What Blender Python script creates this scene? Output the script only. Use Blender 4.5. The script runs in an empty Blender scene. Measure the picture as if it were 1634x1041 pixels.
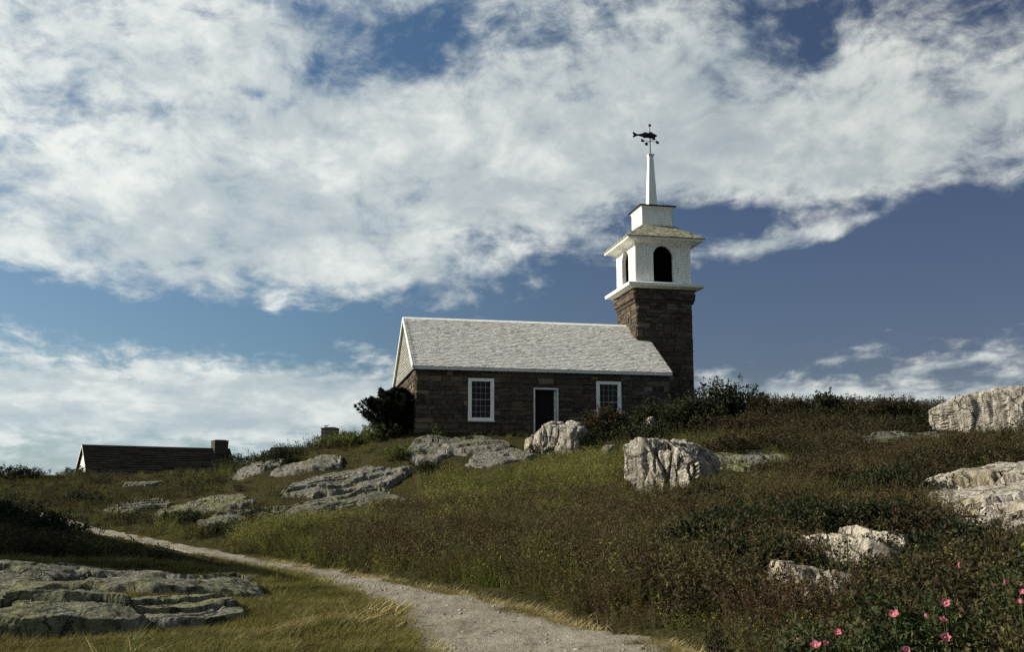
import bpy, bmesh, math, random
import numpy as np
from mathutils import Vector, Matrix, Euler
from mathutils.bvhtree import BVHTree

random.seed(7)
RNG = np.random.default_rng(7)
SC = bpy.context.scene
COL = SC.collection

# ------------------------------------------------------------------ camera
F, PITCH, CX, CY, EYE = 1650.0, 0.169, 817.0, 520.5, 1.6
cam_d = bpy.data.cameras.new('camera')
cam = bpy.data.objects.new('camera', cam_d)
COL.objects.link(cam)
cam.location = (0, 0, EYE)
cam.rotation_euler = (math.pi / 2 + PITCH, 0, 0)
cam_d.sensor_width = 36
cam_d.lens = 36 * F / 1634
cam_d.clip_end = 9000
cam_d.clip_start = 0.1
SC.camera = cam
SC.cycles.use_denoising = False


def ray(px, py):
    a = (px - CX) / F
    b = (CY - py) / F
    return np.array([a, math.cos(PITCH) - b * math.sin(PITCH), math.sin(PITCH) + b * math.cos(PITCH)])


def at(px, py, Y):
    r = ray(px, py)
    return r * (Y / r[1]) + np.array([0, 0, EYE])


def azel(px, py):
    r = ray(px, py)
    r = r / np.linalg.norm(r)
    return math.atan2(r[0], r[1]), math.asin(r[2])


# ------------------------------------------------------------------ sun and sky
YAW = 0.211
SUN_EL = math.radians(29)
_a = math.pi - math.radians(10.4) + YAW
SUNV = Vector((math.cos(_a) * math.cos(SUN_EL), math.sin(_a) * math.cos(SUN_EL), math.sin(SUN_EL)))
sun_d = bpy.data.lights.new('sun', 'SUN')
sun_d.energy = 5.0
sun_d.angle = math.radians(0.5)
sun_d.color = (1.0, 0.92, 0.79)
sun = bpy.data.objects.new('sun', sun_d)
COL.objects.link(sun)
sun.rotation_euler = SUNV.to_track_quat('Z', 'Y').to_euler()
sun.location = (-60, 0, 40)

SC.view_settings.view_transform = 'Standard'
SC.view_settings.look = 'None'
SC.view_settings.exposure = 0.65
SC.view_settings.gamma = 1.0
SC.view_settings.use_curve_mapping = False

world = bpy.data.worlds.new('World')
SC.world = world
world.use_nodes = True
WT = world.node_tree
WT.nodes.clear()


class NT:
    def __init__(self, tree):
        self.t = tree

    def n(self, typ, **kw):
        nd = self.t.nodes.new(typ)
        for k, v in kw.items():
            setattr(nd, k, v)
        return nd

    def link(self, a, b):
        self.t.links.new(a, b)

    def _in(self, sock, v):
        if hasattr(v, 'is_linked') or isinstance(v, bpy.types.NodeSocket):
            self.t.links.new(v, sock)
        elif v is not None:
            if hasattr(sock.default_value, '__len__') and not hasattr(v, '__len__'):
                v = (v,) * len(sock.default_value)
            if hasattr(sock.default_value, '__len__') and len(sock.default_value) == 4 and len(v) == 3:
                v = (*v, 1)
            sock.default_value = v

    def math(self, op, a, b=None, c=None, clamp=False):
        nd = self.n('ShaderNodeMath', operation=op, use_clamp=clamp)
        self._in(nd.inputs[0], a)
        self._in(nd.inputs[1], b)
        self._in(nd.inputs[2], c)
        return nd.outputs[0]

    def vmath(self, op, a, b=None, out=0):
        nd = self.n('ShaderNodeVectorMath', operation=op)
        self._in(nd.inputs[0], a)
        if b is not None:
            self._in(nd.inputs[1], b)
        return nd.outputs[out]

    def noise(self, vec, scale, detail=6, rough=0.55, dist=0.0, lac=2.0, out='Fac'):
        nd = self.n('ShaderNodeTexNoise')
        if vec is not None:
            self.link(vec, nd.inputs['Vector'])
        nd.inputs['Scale'].default_value = scale
        nd.inputs['Detail'].default_value = detail
        nd.inputs['Roughness'].default_value = rough
        nd.inputs['Distortion'].default_value = dist
        nd.inputs['Lacunarity'].default_value = lac
        return nd.outputs[out]

    def maprange(self, v, a, b, c=0.0, d=1.0, smooth=True):
        nd = self.n('ShaderNodeMapRange', interpolation_type='SMOOTHSTEP' if smooth else 'LINEAR')
        self._in(nd.inputs[0], v)
        for i, x in zip((1, 2, 3, 4), (a, b, c, d)):
            nd.inputs[i].default_value = x
        return nd.outputs[0]

    def mix(self, fac, a, b, blend='MIX'):
        nd = self.n('ShaderNodeMix', data_type='RGBA', blend_type=blend)
        self._in(nd.inputs[0], fac)
        self._in(nd.inputs[6], a)
        self._in(nd.inputs[7], b)
        return nd.outputs[2]

    def ramp(self, fac, stops, interp='LINEAR'):
        nd = self.n('ShaderNodeValToRGB')
        cr = nd.color_ramp
        cr.interpolation = interp
        while len(cr.elements) < len(stops):
            cr.elements.new(0.5)
        for e, (p, c) in zip(cr.elements, stops):
            e.position = p
            e.color = (*c, 1) if len(c) == 3 else c
        self._in(nd.inputs[0], fac)
        return nd.outputs[0]

    def mapping(self, vec, loc=(0, 0, 0), rot=(0, 0, 0), scale=(1, 1, 1), typ='POINT'):
        nd = self.n('ShaderNodeMapping', vector_type=typ)
        self.link(vec, nd.inputs[0])
        nd.inputs['Location'].default_value = loc
        nd.inputs['Rotation'].default_value = rot
        nd.inputs['Scale'].default_value = scale
        return nd.outputs[0]

    def combine(self, x, y, z=0.0):
        nd = self.n('ShaderNodeCombineXYZ')
        self._in(nd.inputs[0], x)
        self._in(nd.inputs[1], y)
        self._in(nd.inputs[2], z)
        return nd.outputs[0]


def build_world():
    w = NT(WT)
    sky = w.n('ShaderNodeTexSky', sky_type='NISHITA')
    sky.sun_disc = False
    sky.sun_elevation = SUN_EL
    sky.sun_rotation = math.atan2(SUNV.x, SUNV.y) % (2 * math.pi)
    sky.altitude = 0
    sky.air_density = 1.0
    sky.dust_density = 0.7
    sky.ozone_density = 2.0
    skyc = w.mix(1.0, sky.outputs[0], (0.040, 0.0385, 0.0415), 'MULTIPLY')
    tc = w.n('ShaderNodeTexCoord')
    d = w.vmath('NORMALIZE', tc.outputs['Generated'])
    sep = w.n('ShaderNodeSeparateXYZ')
    w.link(d, sep.inputs[0])
    x, y, z = sep.outputs
    # the sky is paler and greener towards the sun, deeper and more violet away from it
    toward = w.maprange(w.vmath('DOT_PRODUCT', d, tuple(SUNV), 1), -0.45, 0.75)
    skyc = w.mix(1.0, skyc, w.ramp(toward, [(0.0, (0.66, 0.63, 0.69)), (0.35, (0.77, 0.83, 0.87)), (0.62, (0.96, 1.22, 1.24)), (1.0, (1.25, 1.45, 1.42))]), 'MULTIPLY')
    az = w.math('ARCTAN2', x, y)
    el = w.math('ARCSINE', z)
    ae = w.combine(az, el)
    # the cloud deck seen in perspective
    zz = w.math('ADD', w.math('MAXIMUM', z, 0.0), 0.16)
    P = w.combine(w.math('DIVIDE', x, zz), w.math('DIVIDE', y, zz), 0.0)
    Pw = w.vmath('ADD', P, w.vmath('MULTIPLY', w.vmath('SUBTRACT', w.noise(P, 3.1, 3, 0.5, out='Color'), (0.5, 0.5, 0.5)), (0.22, 0.22, 0.0)))
    Pr = w.mapping(Pw, rot=(0, 0, math.radians(24)), scale=(1.0, 0.62, 1))
    n1 = w.noise(Pr, 5.2, 10, 0.60)
    aew = w.vmath('ADD', ae, w.vmath('MULTIPLY', w.vmath('SUBTRACT', w.noise(ae, 9, 3, 0.5, out='Color'), (0.5, 0.5, 0.5)), (0.06, 0.06, 0)))
    nm = w.noise(w.mapping(aew, rot=(0, 0, -0.3), scale=(1, 1.35, 1)), 30, 7, 0.62)
    n2 = w.noise(Pw, 2.0, 4, 0.5)
    # thin drifting wisps
    Ps = w.mapping(Pw, rot=(0, 0, math.radians(-35)), scale=(0.55, 2.1, 1))
    nw = w.noise(Ps, 6.5, 8, 0.65, 0.4)
    # where cloud gathers and where it opens: (px, py, rx, ry, tilt, weight)
    blobs = [
        (300, 310, 430, 170, 4, 0.46), (760, 250, 330, 140, -18, 0.40), (1120, 200, 300, 110, -4, 0.40),
        (1480, 180, 280, 100, 10, 0.36), (980, 60, 200, 110, 0, 0.22), (120, 60, 260, 80, 0, 0.34), (560, 430, 260, 50, -8, 0.24),
        (150, 405, 170, 25, -4, 0.20),
        (420, 40, 90, 35, 0, 0.10), (640, 75, 105, 46, -10, -0.40), (730, 40, 60, 40, 0, -0.22), (545, 120, 60, 25, 0, -0.2),
        (330, 25, 40, 14, -15, -0.32), (200, 50, 32, 12, -25, -0.3), (410, 150, 22, 10, 0, -0.3), (462, 165, 14, 11, 0, -0.3),
        (1275, 45, 60, 70, -30, -0.17), (1480, 15, 190, 45, 10, -0.22), (1400, 90, 150, 60, 0, 0.10),
        (1420, 420, 330, 105, 4, -0.62), (1130, 345, 170, 36, 0, -0.40), (1250, 270, 260, 45, 0, 0.24), (1520, 270, 200, 42, 0, 0.30), (1600, 410, 150, 85, 0, -0.35),
        (880, 420, 110, 35, -12, -0.30), (960, 330, 80, 26, 0, -0.18),
        (230, 505, 400, 46, -6, -0.66), (620, 525, 170, 24, -6, -0.35), (880, 500, 330, 40, 0, -0.48),
        (1200, 530, 260, 75, 0, -0.50),
        (1225, 390, 85, 24, 8, 0.62), (1330, 366, 90, 15, 14, 0.42),
        (1350, 562, 85, 17, 16, 0.50), (1560, 572, 130, 10, 10, 0.36), (1170, 588, 80, 9, 10, 0.30), (1400, 525, 90, 9, 6, 0.24),
        (590, 556, 75, 16, 0, 0.25),
        (300, 640, 480, 48, 0, 0.68), (120, 690, 300, 60, 0, 0.20), (560, 640, 220, 45, 0, 0.25), (1330, 640, 170, 22, 0, 0.50), (900, 640, 300, 40, 0, 0.10),
    ]
    bias = None
    for px, py, rx, ry, tilt, wt in blobs:
        a0, e0 = azel(px, py)
        v = w.mapping(ae, (a0, e0, 0), (0, 0, math.radians(tilt)), (rx / F, ry / F, 1), 'TEXTURE')
        q = w.vmath('DOT_PRODUCT', v, v, 1)
        g = w.math('EXPONENT', w.math('MULTIPLY', q, -1.0))
        bias = w.math('MULTIPLY_ADD', g, wt, bias if bias is not None else 0.0)
    f = w.math('ADD', w.math('MULTIPLY', w.math('SUBTRACT', n1, 0.5), 1.5), bias)
    f = w.math('MULTIPLY_ADD', w.math('SUBTRACT', nw, 0.5), 0.42, f)
    f = w.math('MULTIPLY_ADD', w.math('SUBTRACT', nm, 0.5), 0.88, f)
    # heaped tops low in the sky
    ne = w.noise(w.mapping(ae, scale=(1, 1.7, 1)), 26, 8, 0.6)
    low = w.maprange(el, 0.10, 0.20, 1.0, 0.0)
    f = w.math('MULTIPLY_ADD', w.math('MULTIPLY', w.math('SUBTRACT', ne, 0.5), low), 1.1, f)
    cov = w.maprange(f, -0.21, 0.42)
    # light and shade within the cloud deck
    lum = w.math('ADD', w.math('MULTIPLY', w.math('SUBTRACT', n2, 0.5), 1.1), w.math('ADD', w.math('MULTIPLY', w.math('SUBTRACT', n1, 0.5), 0.8), w.math('MULTIPLY', w.math('SUBTRACT', nm, 0.5), 0.60)))
    lumf = w.maprange(lum, -0.36, 0.42)
    cc = w.ramp(lumf, [(0.0, (0.27, 0.32, 0.345)), (0.45, (0.375, 0.415, 0.42)), (1.0, (0.60, 0.61, 0.575))])
    # clouds lie further from the sun towards the right of the view and glow less there
    away = w.maprange(az, -0.5, 0.55, 1.08, 0.82, False)
    cc = w.mix(1.0, cc, w.combine(away, away, away), 'MULTIPLY')
    c = w.mix(w.math('MULTIPLY', cov, 0.93), skyc, cc)
    # pale sea haze low down
    hz = w.maprange(el, 0.0, 0.13, 0.55, 0.0)
    c = w.mix(hz, c, (0.27, 0.345, 0.385))
    bg = w.n('ShaderNodeBackground')
    w.link(c, bg.inputs[0])
    bg.inputs[1].default_value = 1.0
    out = w.n('ShaderNodeOutputWorld')
    w.link(bg.outputs[0], out.inputs[0])


build_world()


# ------------------------------------------------------------------ helpers
def tag(o, label=None, cat=None, group=None, kind=None):
    if label:
        o['label'] = label
    if cat:
        o['category'] = cat
    if group:
        o['group'] = group
    if kind:
        o['kind'] = kind
    return o


def empty(name, loc=(0, 0, 0), rz=0.0, parent=None):
    o = bpy.data.objects.new(name, None)
    o.empty_display_size = 0.3
    COL.objects.link(o)
    o.location = loc
    o.rotation_euler = (0, 0, rz)
    if parent:
        o.parent = parent
    return o


def link(name, me, mat=None, parent=None, loc=None, rot=None, scale=None):
    o = bpy.data.objects.new(name, me)
    COL.objects.link(o)
    if mat is not None and not me.materials:
        me.materials.append(mat)
    if parent:
        o.parent = parent
    if loc is not None:
        o.location = loc
    if rot is not None:
        o.rotation_euler = rot
    if scale is not None:
        o.scale = scale
    return o


def np_mesh(name, verts, faces, smooth=False):
    """faces: list of (n, k) int arrays"""
    me = bpy.data.meshes.new(name)
    verts = np.asarray(verts, dtype=np.float32)
    if isinstance(faces, np.ndarray):
        faces = [faces]
    me.vertices.add(len(verts))
    me.vertices.foreach_set('co', verts.ravel())
    nl = sum(f.size for f in faces)
    npoly = sum(len(f) for f in faces)
    me.loops.add(nl)
    me.loops.foreach_set('vertex_index', np.concatenate([f.ravel() for f in faces]).astype(np.int32))
    me.polygons.add(npoly)
    starts = []
    s = 0
    for f in faces:
        k = f.shape[1]
        starts.append(s + np.arange(len(f)) * k)
        s += f.size
    me.polygons.foreach_set('loop_start', np.concatenate(starts).astype(np.int32))
    if smooth:
        me.polygons.foreach_set('use_smooth', np.ones(npoly, dtype=bool))
    me.update(calc_edges=True)
    return me


class MB:
    """collects boxes and prisms into one mesh"""

    def __init__(self):
        self.v = []
        self.f = []

    def add(self, verts, faces):
        o = len(self.v)
        self.v += [tuple(map(float, p)) for p in verts]
        self.f += [tuple(i + o for i in f) for f in faces]
        return self

    def box(self, x0, x1, y0, y1, z0, z1):
        return self.add([(x0, y0, z0), (x1, y0, z0), (x1, y1, z0), (x0, y1, z0), (x0, y0, z1), (x1, y0, z1), (x1, y1, z1), (x0, y1, z1)],
                        [(0, 3, 2, 1), (4, 5, 6, 7), (0, 1, 5, 4), (1, 2, 6, 5), (2, 3, 7, 6), (3, 0, 4, 7)])

    def frustum(self, cx, cy, a0, z0, a1, z1):
        vs = [(cx + sx * a, cy + sy * a, z) for a, z in ((a0, z0), (a1, z1)) for sx, sy in ((-1, -1), (1, -1), (1, 1), (-1, 1))]
        return self.add(vs, [(0, 3, 2, 1), (4, 5, 6, 7), (0, 1, 5, 4), (1, 2, 6, 5), (2, 3, 7, 6), (3, 0, 4, 7)])

    def prism(self, poly, axis, a0, a1):
        """poly: 2D points in the plane perpendicular to axis; extruded a0..a1"""
        n = len(poly)

        def mk(p, a):
            return {0: (a, p[0], p[1]), 1: (p[0], a, p[1]), 2: (p[0], p[1], a)}[axis]
        vs = [mk(p, a0) for p in poly] + [mk(p, a1) for p in poly]
        fs = [tuple(range(n)), tuple(range(2 * n - 1, n - 1, -1))]
        for i in range(n):
            j = (i + 1) % n
            fs.append((i, i + n, j + n, j))
        return self.add(vs, fs)

    def tube(self, pts, radii, seg=8):
        pts = [Vector(p) for p in pts]
        o = len(self.v)
        vs = []
        fs = []
        for i, p in enumerate(pts):
            t = (pts[min(i + 1, len(pts) - 1)] - pts[max(i - 1, 0)]).normalized()
            u = t.orthogonal().normalized()
            w_ = t.cross(u)
            for k in range(seg):
                a = 2 * math.pi * k / seg
                vs.append(p + (u * math.cos(a) + w_ * math.sin(a)) * radii[i])
        for i in range(len(pts) - 1):
            for k in range(seg):
                k2 = (k + 1) % seg
                fs.append((i * seg + k, i * seg + k2, (i + 1) * seg + k2, (i + 1) * seg + k))
        fs.append(tuple(range(seg))[::-1])
        fs.append(tuple((len(pts) - 1) * seg + k for k in range(seg)))
        return self.add(vs, fs)

    def mesh(self, name, bevel=0.0, smooth=False):
        me = bpy.data.meshes.new(name)
        me.from_pydata(self.v, [], self.f)
        bm = bmesh.new()
        bm.from_mesh(me)
        bmesh.ops.recalc_face_normals(bm, faces=bm.faces)
        if bevel:
            bmesh.ops.bevel(bm, geom=bm.edges[:], offset=bevel, segments=1, affect='EDGES', clamp_overlap=True)
        bm.to_mesh(me)
        bm.free()
        if smooth:
            for p in me.polygons:
                p.use_smooth = True
        return me

    def build(self, name, mat, parent=None, bevel=0.0, smooth=False, **kw):
        return link(name, self.mesh(name, bevel, smooth), mat, parent, **kw)


# ------------------------------------------------------------------ numpy noise
def _hash(i, j, k, s):
    h = (i * 374761393 + j * 668265263 + k * 1274126177 + s * 974634777) & 0xFFFFFFFF
    h = ((h ^ (h >> 13)) * 1274126177) & 0xFFFFFFFF
    h = ((h ^ (h >> 16)) * 2246822519) & 0xFFFFFFFF
    return ((h ^ (h >> 15)) & 0xFFFFFF) / float(0xFFFFFF)


def vnoise(p, seed=0):
    p = np.asarray(p, dtype=np.float64)
    i = np.floor(p).astype(np.int64)
    f = p - i
    f = f * f * f * (f * (f * 6 - 15) + 10)
    r = 0
    for dx in (0, 1):
        for dy in (0, 1):
            for dz in (0, 1):
                wgt = (f[:, 0] if dx else 1 - f[:, 0]) * (f[:, 1] if dy else 1 - f[:, 1]) * (f[:, 2] if dz else 1 - f[:, 2])
                r = r + wgt * _hash(i[:, 0] + dx, i[:, 1] + dy, i[:, 2] + dz, seed)
    return r * 2 - 1


def fbm(p, octv=4, seed=0, gain=0.5):
    p = np.asarray(p, dtype=np.float64)
    a, s = 1.0, 0
    for o in range(octv):
        s = s + a * vnoise(p, seed + o * 17)
        p = p * 2.03 + 11.7
        a *= gain
    return s


def n2d(x, y, sc, octv=3, seed=0):
    x = np.asarray(x, dtype=float).ravel()
    y = np.asarray(y, dtype=float).ravel()
    return fbm(np.stack([x * sc, y * sc, np.zeros_like(x) + 0.37], 1), octv, seed)


# ------------------------------------------------------------------ materials
MATS = {}


def material(name):
    m = bpy.data.materials.new(name)
    m.use_nodes = True
    t = m.node_tree
    b = t.nodes['Principled BSDF']
    MATS[name] = m
    return m, NT(t), b


def set_bsdf(w, b, col=None, rough=0.9, spec=0.2, bump=None, dist=0.02, strength=1.0):
    if col is not None:
        w._in(b.inputs['Base Color'], col)
    w._in(b.inputs['Roughness'], rough)
    b.inputs['Specular IOR Level'].default_value = spec
    if bump is not None:
        bn = w.n('ShaderNodeBump')
        bn.inputs['Distance'].default_value = dist
        bn.inputs['Strength'].default_value = strength
        w.link(bump, bn.inputs['Height'])
        w.link(bn.outputs[0], b.inputs['Normal'])


def pos(w):
    return w.n('ShaderNodeNewGeometry').outputs['Position']


def rnd(w):
    """one random number for each object and each loose piece"""
    a = w.n('ShaderNodeObjectInfo').outputs['Random']
    c = w.n('ShaderNodeNewGeometry').outputs['Random Per Island']
    return w.math('FRACT', w.math('ADD', a, c))


def leafy(name, cols, trans=0.35, patch=None, rough=0.7, patchscale=0.35, patch2=None):
    """foliage: colours by piece, patches by place, some light coming through"""
    m, w, b = material(name)
    oi = w.n('ShaderNodeObjectInfo').outputs['Random']
    isl = w.n('ShaderNodeNewGeometry').outputs['Random Per Island']
    r = w.math('ADD', w.math('MULTIPLY', oi, 0.5), w.math('MULTIPLY', isl, 0.5))
    c = w.ramp(r, [(i / (len(cols) - 1), k) for i, k in enumerate(cols)])
    if patch:
        nz = w.maprange(w.noise(pos(w), patchscale, 4, 0.6), 0.40, 0.62)
        c = w.mix(w.math('MULTIPLY', nz, 0.75), c, patch)
    if patch2:
        q = w.mapping(pos(w), (31.0, 17.0, 5.0))
        nz = w.maprange(w.noise(q, patchscale * 1.6, 4, 0.6), 0.50, 0.66)
        c = w.mix(w.math('MULTIPLY', nz, 0.8), c, patch2)
    set_bsdf(w, b, c, rough, 0.15)
    tr = w.n('ShaderNodeBsdfTranslucent')
    w.link(c, tr.inputs[0])
    mx = w.n('ShaderNodeMixShader')
    mx.inputs[0].default_value = trans
    w.link(b.outputs[0], mx.inputs[1])
    w.link(tr.outputs[0], mx.inputs[2])
    out = [n for n in m.node_tree.nodes if n.type == 'OUTPUT_MATERIAL'][0]
    w.link(mx.outputs[0], out.inputs[0])
    return m


def build_materials():
    # ground
    m, w, b = material('soil')
    p = pos(w)
    n = w.noise(p, 0.35, 5, 0.6)
    n2 = w.noise(p, 9, 5, 0.65)
    c = w.ramp(n, [(0.3, (0.030, 0.028, 0.014)), (0.5, (0.052, 0.046, 0.020)), (0.7, (0.044, 0.032, 0.018))])
    c = w.mix(w.maprange(n2, 0.35, 0.7), c, (0.022, 0.024, 0.010))
    set_bsdf(w, b, c, 1.0, 0.0, n2, 0.08)
    # path
    m, w, b = material('gravel')
    p = pos(w)
    n = w.noise(p, 1.3, 4, 0.6)
    n2 = w.noise(p, 38, 4, 0.75)
    n3 = w.noise(p, 5, 5, 0.7)
    c = w.ramp(n, [(0.3, (0.21, 0.19, 0.14)), (0.55, (0.28, 0.26, 0.20)), (0.75, (0.33, 0.305, 0.235))])
    c = w.mix(w.maprange(n2, 0.35, 0.62), w.mix(0.45, c, (0.13, 0.115, 0.09)), c)
    c = w.mix(w.maprange(n3, 0.54, 0.68), c, (0.12, 0.105, 0.078))
    n4 = w.noise(w.mapping(p, rot=(0, 0, 0.25), scale=(3.2, 0.7, 1)), 1.0, 5, 0.65)
    c = w.mix(w.math('MULTIPLY', w.maprange(n4, 0.48, 0.66), 0.65), c, (0.155, 0.135, 0.10))
    n3 = w.math('ADD', n3, n4)
    h = w.math('ADD', w.math('MULTIPLY', n2, 0.5), n3)
    set_bsdf(w, b, c, 0.95, 0.1, h, 0.05)
    # rocks
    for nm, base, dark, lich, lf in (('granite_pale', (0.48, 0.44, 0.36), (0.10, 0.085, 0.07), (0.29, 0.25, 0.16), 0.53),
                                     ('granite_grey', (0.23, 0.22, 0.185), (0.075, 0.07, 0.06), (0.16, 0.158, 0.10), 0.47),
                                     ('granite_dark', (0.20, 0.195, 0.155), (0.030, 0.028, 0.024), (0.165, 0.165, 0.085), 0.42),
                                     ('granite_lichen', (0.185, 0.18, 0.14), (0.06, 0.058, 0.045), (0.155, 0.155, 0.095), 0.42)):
        m, w, b = material(nm)
        tco = w.n('ShaderNodeTexCoord').outputs['Object']
        p = pos(w)
        big = w.noise(p, 1.1, 5, 0.6, 0.4)
        fine = w.noise(p, 26, 5, 0.7)
        mid = w.noise(p, 5.5, 6, 0.65, 0.5)
        c = w.mix(w.maprange(mid, 0.36, 0.60), tuple(k * 0.62 for k in base), base)
        c = w.mix(w.maprange(big, lf - 0.02, lf + 0.16), c, lich)
        grain = w.noise(w.mapping(p, rot=(0.15, 0.25, 0.3), scale=(7, 7, 1.6)), 1.0, 6, 0.7, 0.6)
        c = w.mix(w.math('MULTIPLY', w.maprange(grain, 0.50, 0.68), 0.7), c, tuple(k * 1.4 for k in dark))
        c = w.mix(w.math('MULTIPLY', w.maprange(fine, 0.50, 0.66), 0.6), c, dark)
        # darker in the concave creases, dark lines along the cracks
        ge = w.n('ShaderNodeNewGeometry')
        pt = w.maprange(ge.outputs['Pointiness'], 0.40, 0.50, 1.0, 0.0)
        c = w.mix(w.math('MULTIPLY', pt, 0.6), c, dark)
        vo = w.n('ShaderNodeTexVoronoi', feature='DISTANCE_TO_EDGE')
        vo.inputs['Scale'].default_value = 0.9
        vo.inputs['Randomness'].default_value = 1.0
        wp = w.vmath('ADD', p, w.vmath('MULTIPLY', w.noise(p, 1.7, 4, 0.6, out='Color'), (0.9, 0.9, 0.5)))
        w.link(w.mapping(wp, rot=(0.3, 0.2, 0.5), scale=(1.5, 0.8, 0.7)), vo.inputs['Vector'])
        crack = w.maprange(vo.outputs['Distance'], 0.0, 0.035, 1.0, 0.0)
        c = w.mix(w.math('MULTIPLY', crack, 0.8), c, tuple(k * 0.6 for k in dark))
        h = w.math('SUBTRACT', w.math('ADD', w.math('SUBTRACT', mid, w.math('MULTIPLY', w.maprange(grain, 0.50, 0.68), 0.5)), w.math('MULTIPLY', fine, 0.35)), w.math('MULTIPLY', crack, 0.6))
        set_bsdf(w, b, c, 0.92, 0.15, h, 0.09)
    # building stone
    m, w, b = material('fieldstone')
    r = rnd(w)
    p = pos(w)
    n = w.noise(p, 7, 5, 0.7)
    n2 = w.noise(p, 30, 4, 0.7)
    c = w.ramp(r, [(0.0, (0.040, 0.030, 0.024)), (0.2, (0.082, 0.055, 0.038)), (0.4, (0.050, 0.044, 0.040)), (0.6, (0.125, 0.094, 0.062)),
                   (0.75, (0.072, 0.062, 0.054)), (0.9, (0.20, 0.158, 0.10)), (0.95, (0.24, 0.20, 0.145)), (1.0, (0.055, 0.038, 0.030))])
    c = w.mix(w.maprange(n, 0.38, 0.66), c, w.mix(0.45, c, (0.17, 0.15, 0.11)))
    c = w.mix(1.0, c, (0.84, 0.82, 0.80), 'MULTIPLY')
    c = w.mix(w.math('MULTIPLY', w.maprange(n2, 0.5, 0.7), 0.5), c, (0.03, 0.026, 0.022))
    set_bsdf(w, b, c, 0.95, 0.1, w.math('ADD', n, w.math('MULTIPLY', n2, 0.4)), 0.03)
    m, w, b = material('mortar')
    n = w.noise(pos(w), 12, 5, 0.7)
    set_bsdf(w, b, w.ramp(n, [(0.3, (0.042, 0.035, 0.028)), (0.7, (0.075, 0.062, 0.050))]), 1.0, 0.05, n, 0.02)
    # wooden shingles
    m, w, b = material('cedar_shingle')
    r = rnd(w)
    p = pos(w)
    n = w.noise(p, 3.0, 5, 0.6)
    c = w.ramp(r, [(0.0, (0.42, 0.415, 0.385)), (0.3, (0.56, 0.55, 0.515)), (0.55, (0.47, 0.47, 0.45)), (0.8, (0.64, 0.625, 0.575)), (1.0, (0.29, 0.285, 0.26))])
    c = w.mix(w.math('MULTIPLY', w.maprange(n, 0.40, 0.66), 0.4), c, (0.36, 0.36, 0.28))
    n2 = w.noise(w.mapping(p, scale=(40, 40, 6)), 1.0, 4, 0.7)
    c = w.mix(w.math('MULTIPLY', w.maprange(n2, 0.5, 0.75), 0.35), c, (0.17, 0.155, 0.13))
    set_bsdf(w, b, c, 0.92, 0.12, n2, 0.01)
    m, w, b = material('mossy_shingle')
    r = rnd(w)
    n = w.noise(pos(w), 4.0, 5, 0.65)
    c = w.ramp(r, [(0.0, (0.26, 0.25, 0.19)), (0.5, (0.36, 0.34, 0.26)), (1.0, (0.43, 0.41, 0.33))])
    c = w.mix(w.maprange(n, 0.45, 0.62), c, (0.20, 0.21, 0.115))
    c = w.mix(w.maprange(w.noise(pos(w), 3.1, 3, 0.6, 1.0), 0.60, 0.70), c, (0.09, 0.08, 0.06))
    set_bsdf(w, b, c, 0.95, 0.1, n, 0.01)
    m, w, b = material('wall_shingle')
    r = rnd(w)
    n = w.noise(pos(w), 4.0, 5, 0.65)
    c = w.ramp(r, [(0.0, (0.19, 0.19, 0.165)), (0.5, (0.27, 0.265, 0.235)), (1.0, (0.34, 0.335, 0.295))])
    set_bsdf(w, b, w.mix(w.maprange(n, 0.45, 0.65), c, (0.19, 0.19, 0.15)), 0.95, 0.1, n, 0.01)
    m, w, b = material('dark_roofing')
    r = rnd(w)
    n = w.noise(pos(w), 2.0, 5, 0.65)
    c = w.ramp(r, [(0.0, (0.016, 0.014, 0.012)), (1.0, (0.034, 0.029, 0.025))])
    set_bsdf(w, b, w.mix(w.maprange(n, 0.4, 0.7), c, (0.028, 0.026, 0.019)), 1.0, 0.02, n, 0.02)
    # white paint
    m, w, b = material('white_paint')
    p = pos(w)
    n = w.noise(p, 2.2, 5, 0.65)
    n2 = w.noise(w.mapping(p, scale=(14, 14, 1.6)), 1.0, 4, 0.7)
    c = w.mix(w.math('MULTIPLY', w.maprange(n, 0.42, 0.7), 0.5), (0.84, 0.84, 0.76), (0.74, 0.74, 0.65))
    c = w.mix(w.math('MULTIPLY', w.maprange(n2, 0.50, 0.70), 0.65), c, (0.44, 0.43, 0.36))
    fl = w.noise(p, 16, 4, 0.7)
    c = w.mix(w.math('MULTIPLY', w.maprange(fl, 0.60, 0.72), 0.30), c, (0.42, 0.40, 0.34))
    set_bsdf(w, b, c, 0.6, 0.3, n2, 0.004)
    m, w, b = material('white_trim')
    n = w.noise(pos(w), 6, 5, 0.65)
    c = w.mix(w.maprange(n, 0.45, 0.72), (0.62, 0.62, 0.56), (0.42, 0.42, 0.36))
    set_bsdf(w, b, c, 0.65, 0.25, n, 0.003)
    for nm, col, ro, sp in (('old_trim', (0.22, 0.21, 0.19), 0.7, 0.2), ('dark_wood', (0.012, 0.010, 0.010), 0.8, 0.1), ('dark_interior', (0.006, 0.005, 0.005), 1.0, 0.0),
                            ('iron', (0.014, 0.010, 0.011), 0.7, 0.2), ('tar', (0.018, 0.018, 0.016), 0.9, 0.1),
                            ('gull_white', (0.75, 0.74, 0.70), 0.8, 0.1), ('gull_grey', (0.25, 0.26, 0.28), 0.8, 0.1), ('beak', (0.55, 0.35, 0.05), 0.6, 0.2)):
        m, w, b = material(nm)
        n = w.noise(pos(w), 9, 4, 0.6)
        set_bsdf(w, b, w.mix(w.maprange(n, 0.4, 0.65), col, tuple(k * 1.45 for k in col)), ro, sp)
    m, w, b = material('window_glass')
    n = w.noise(pos(w), 5, 2, 0.5)
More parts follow.
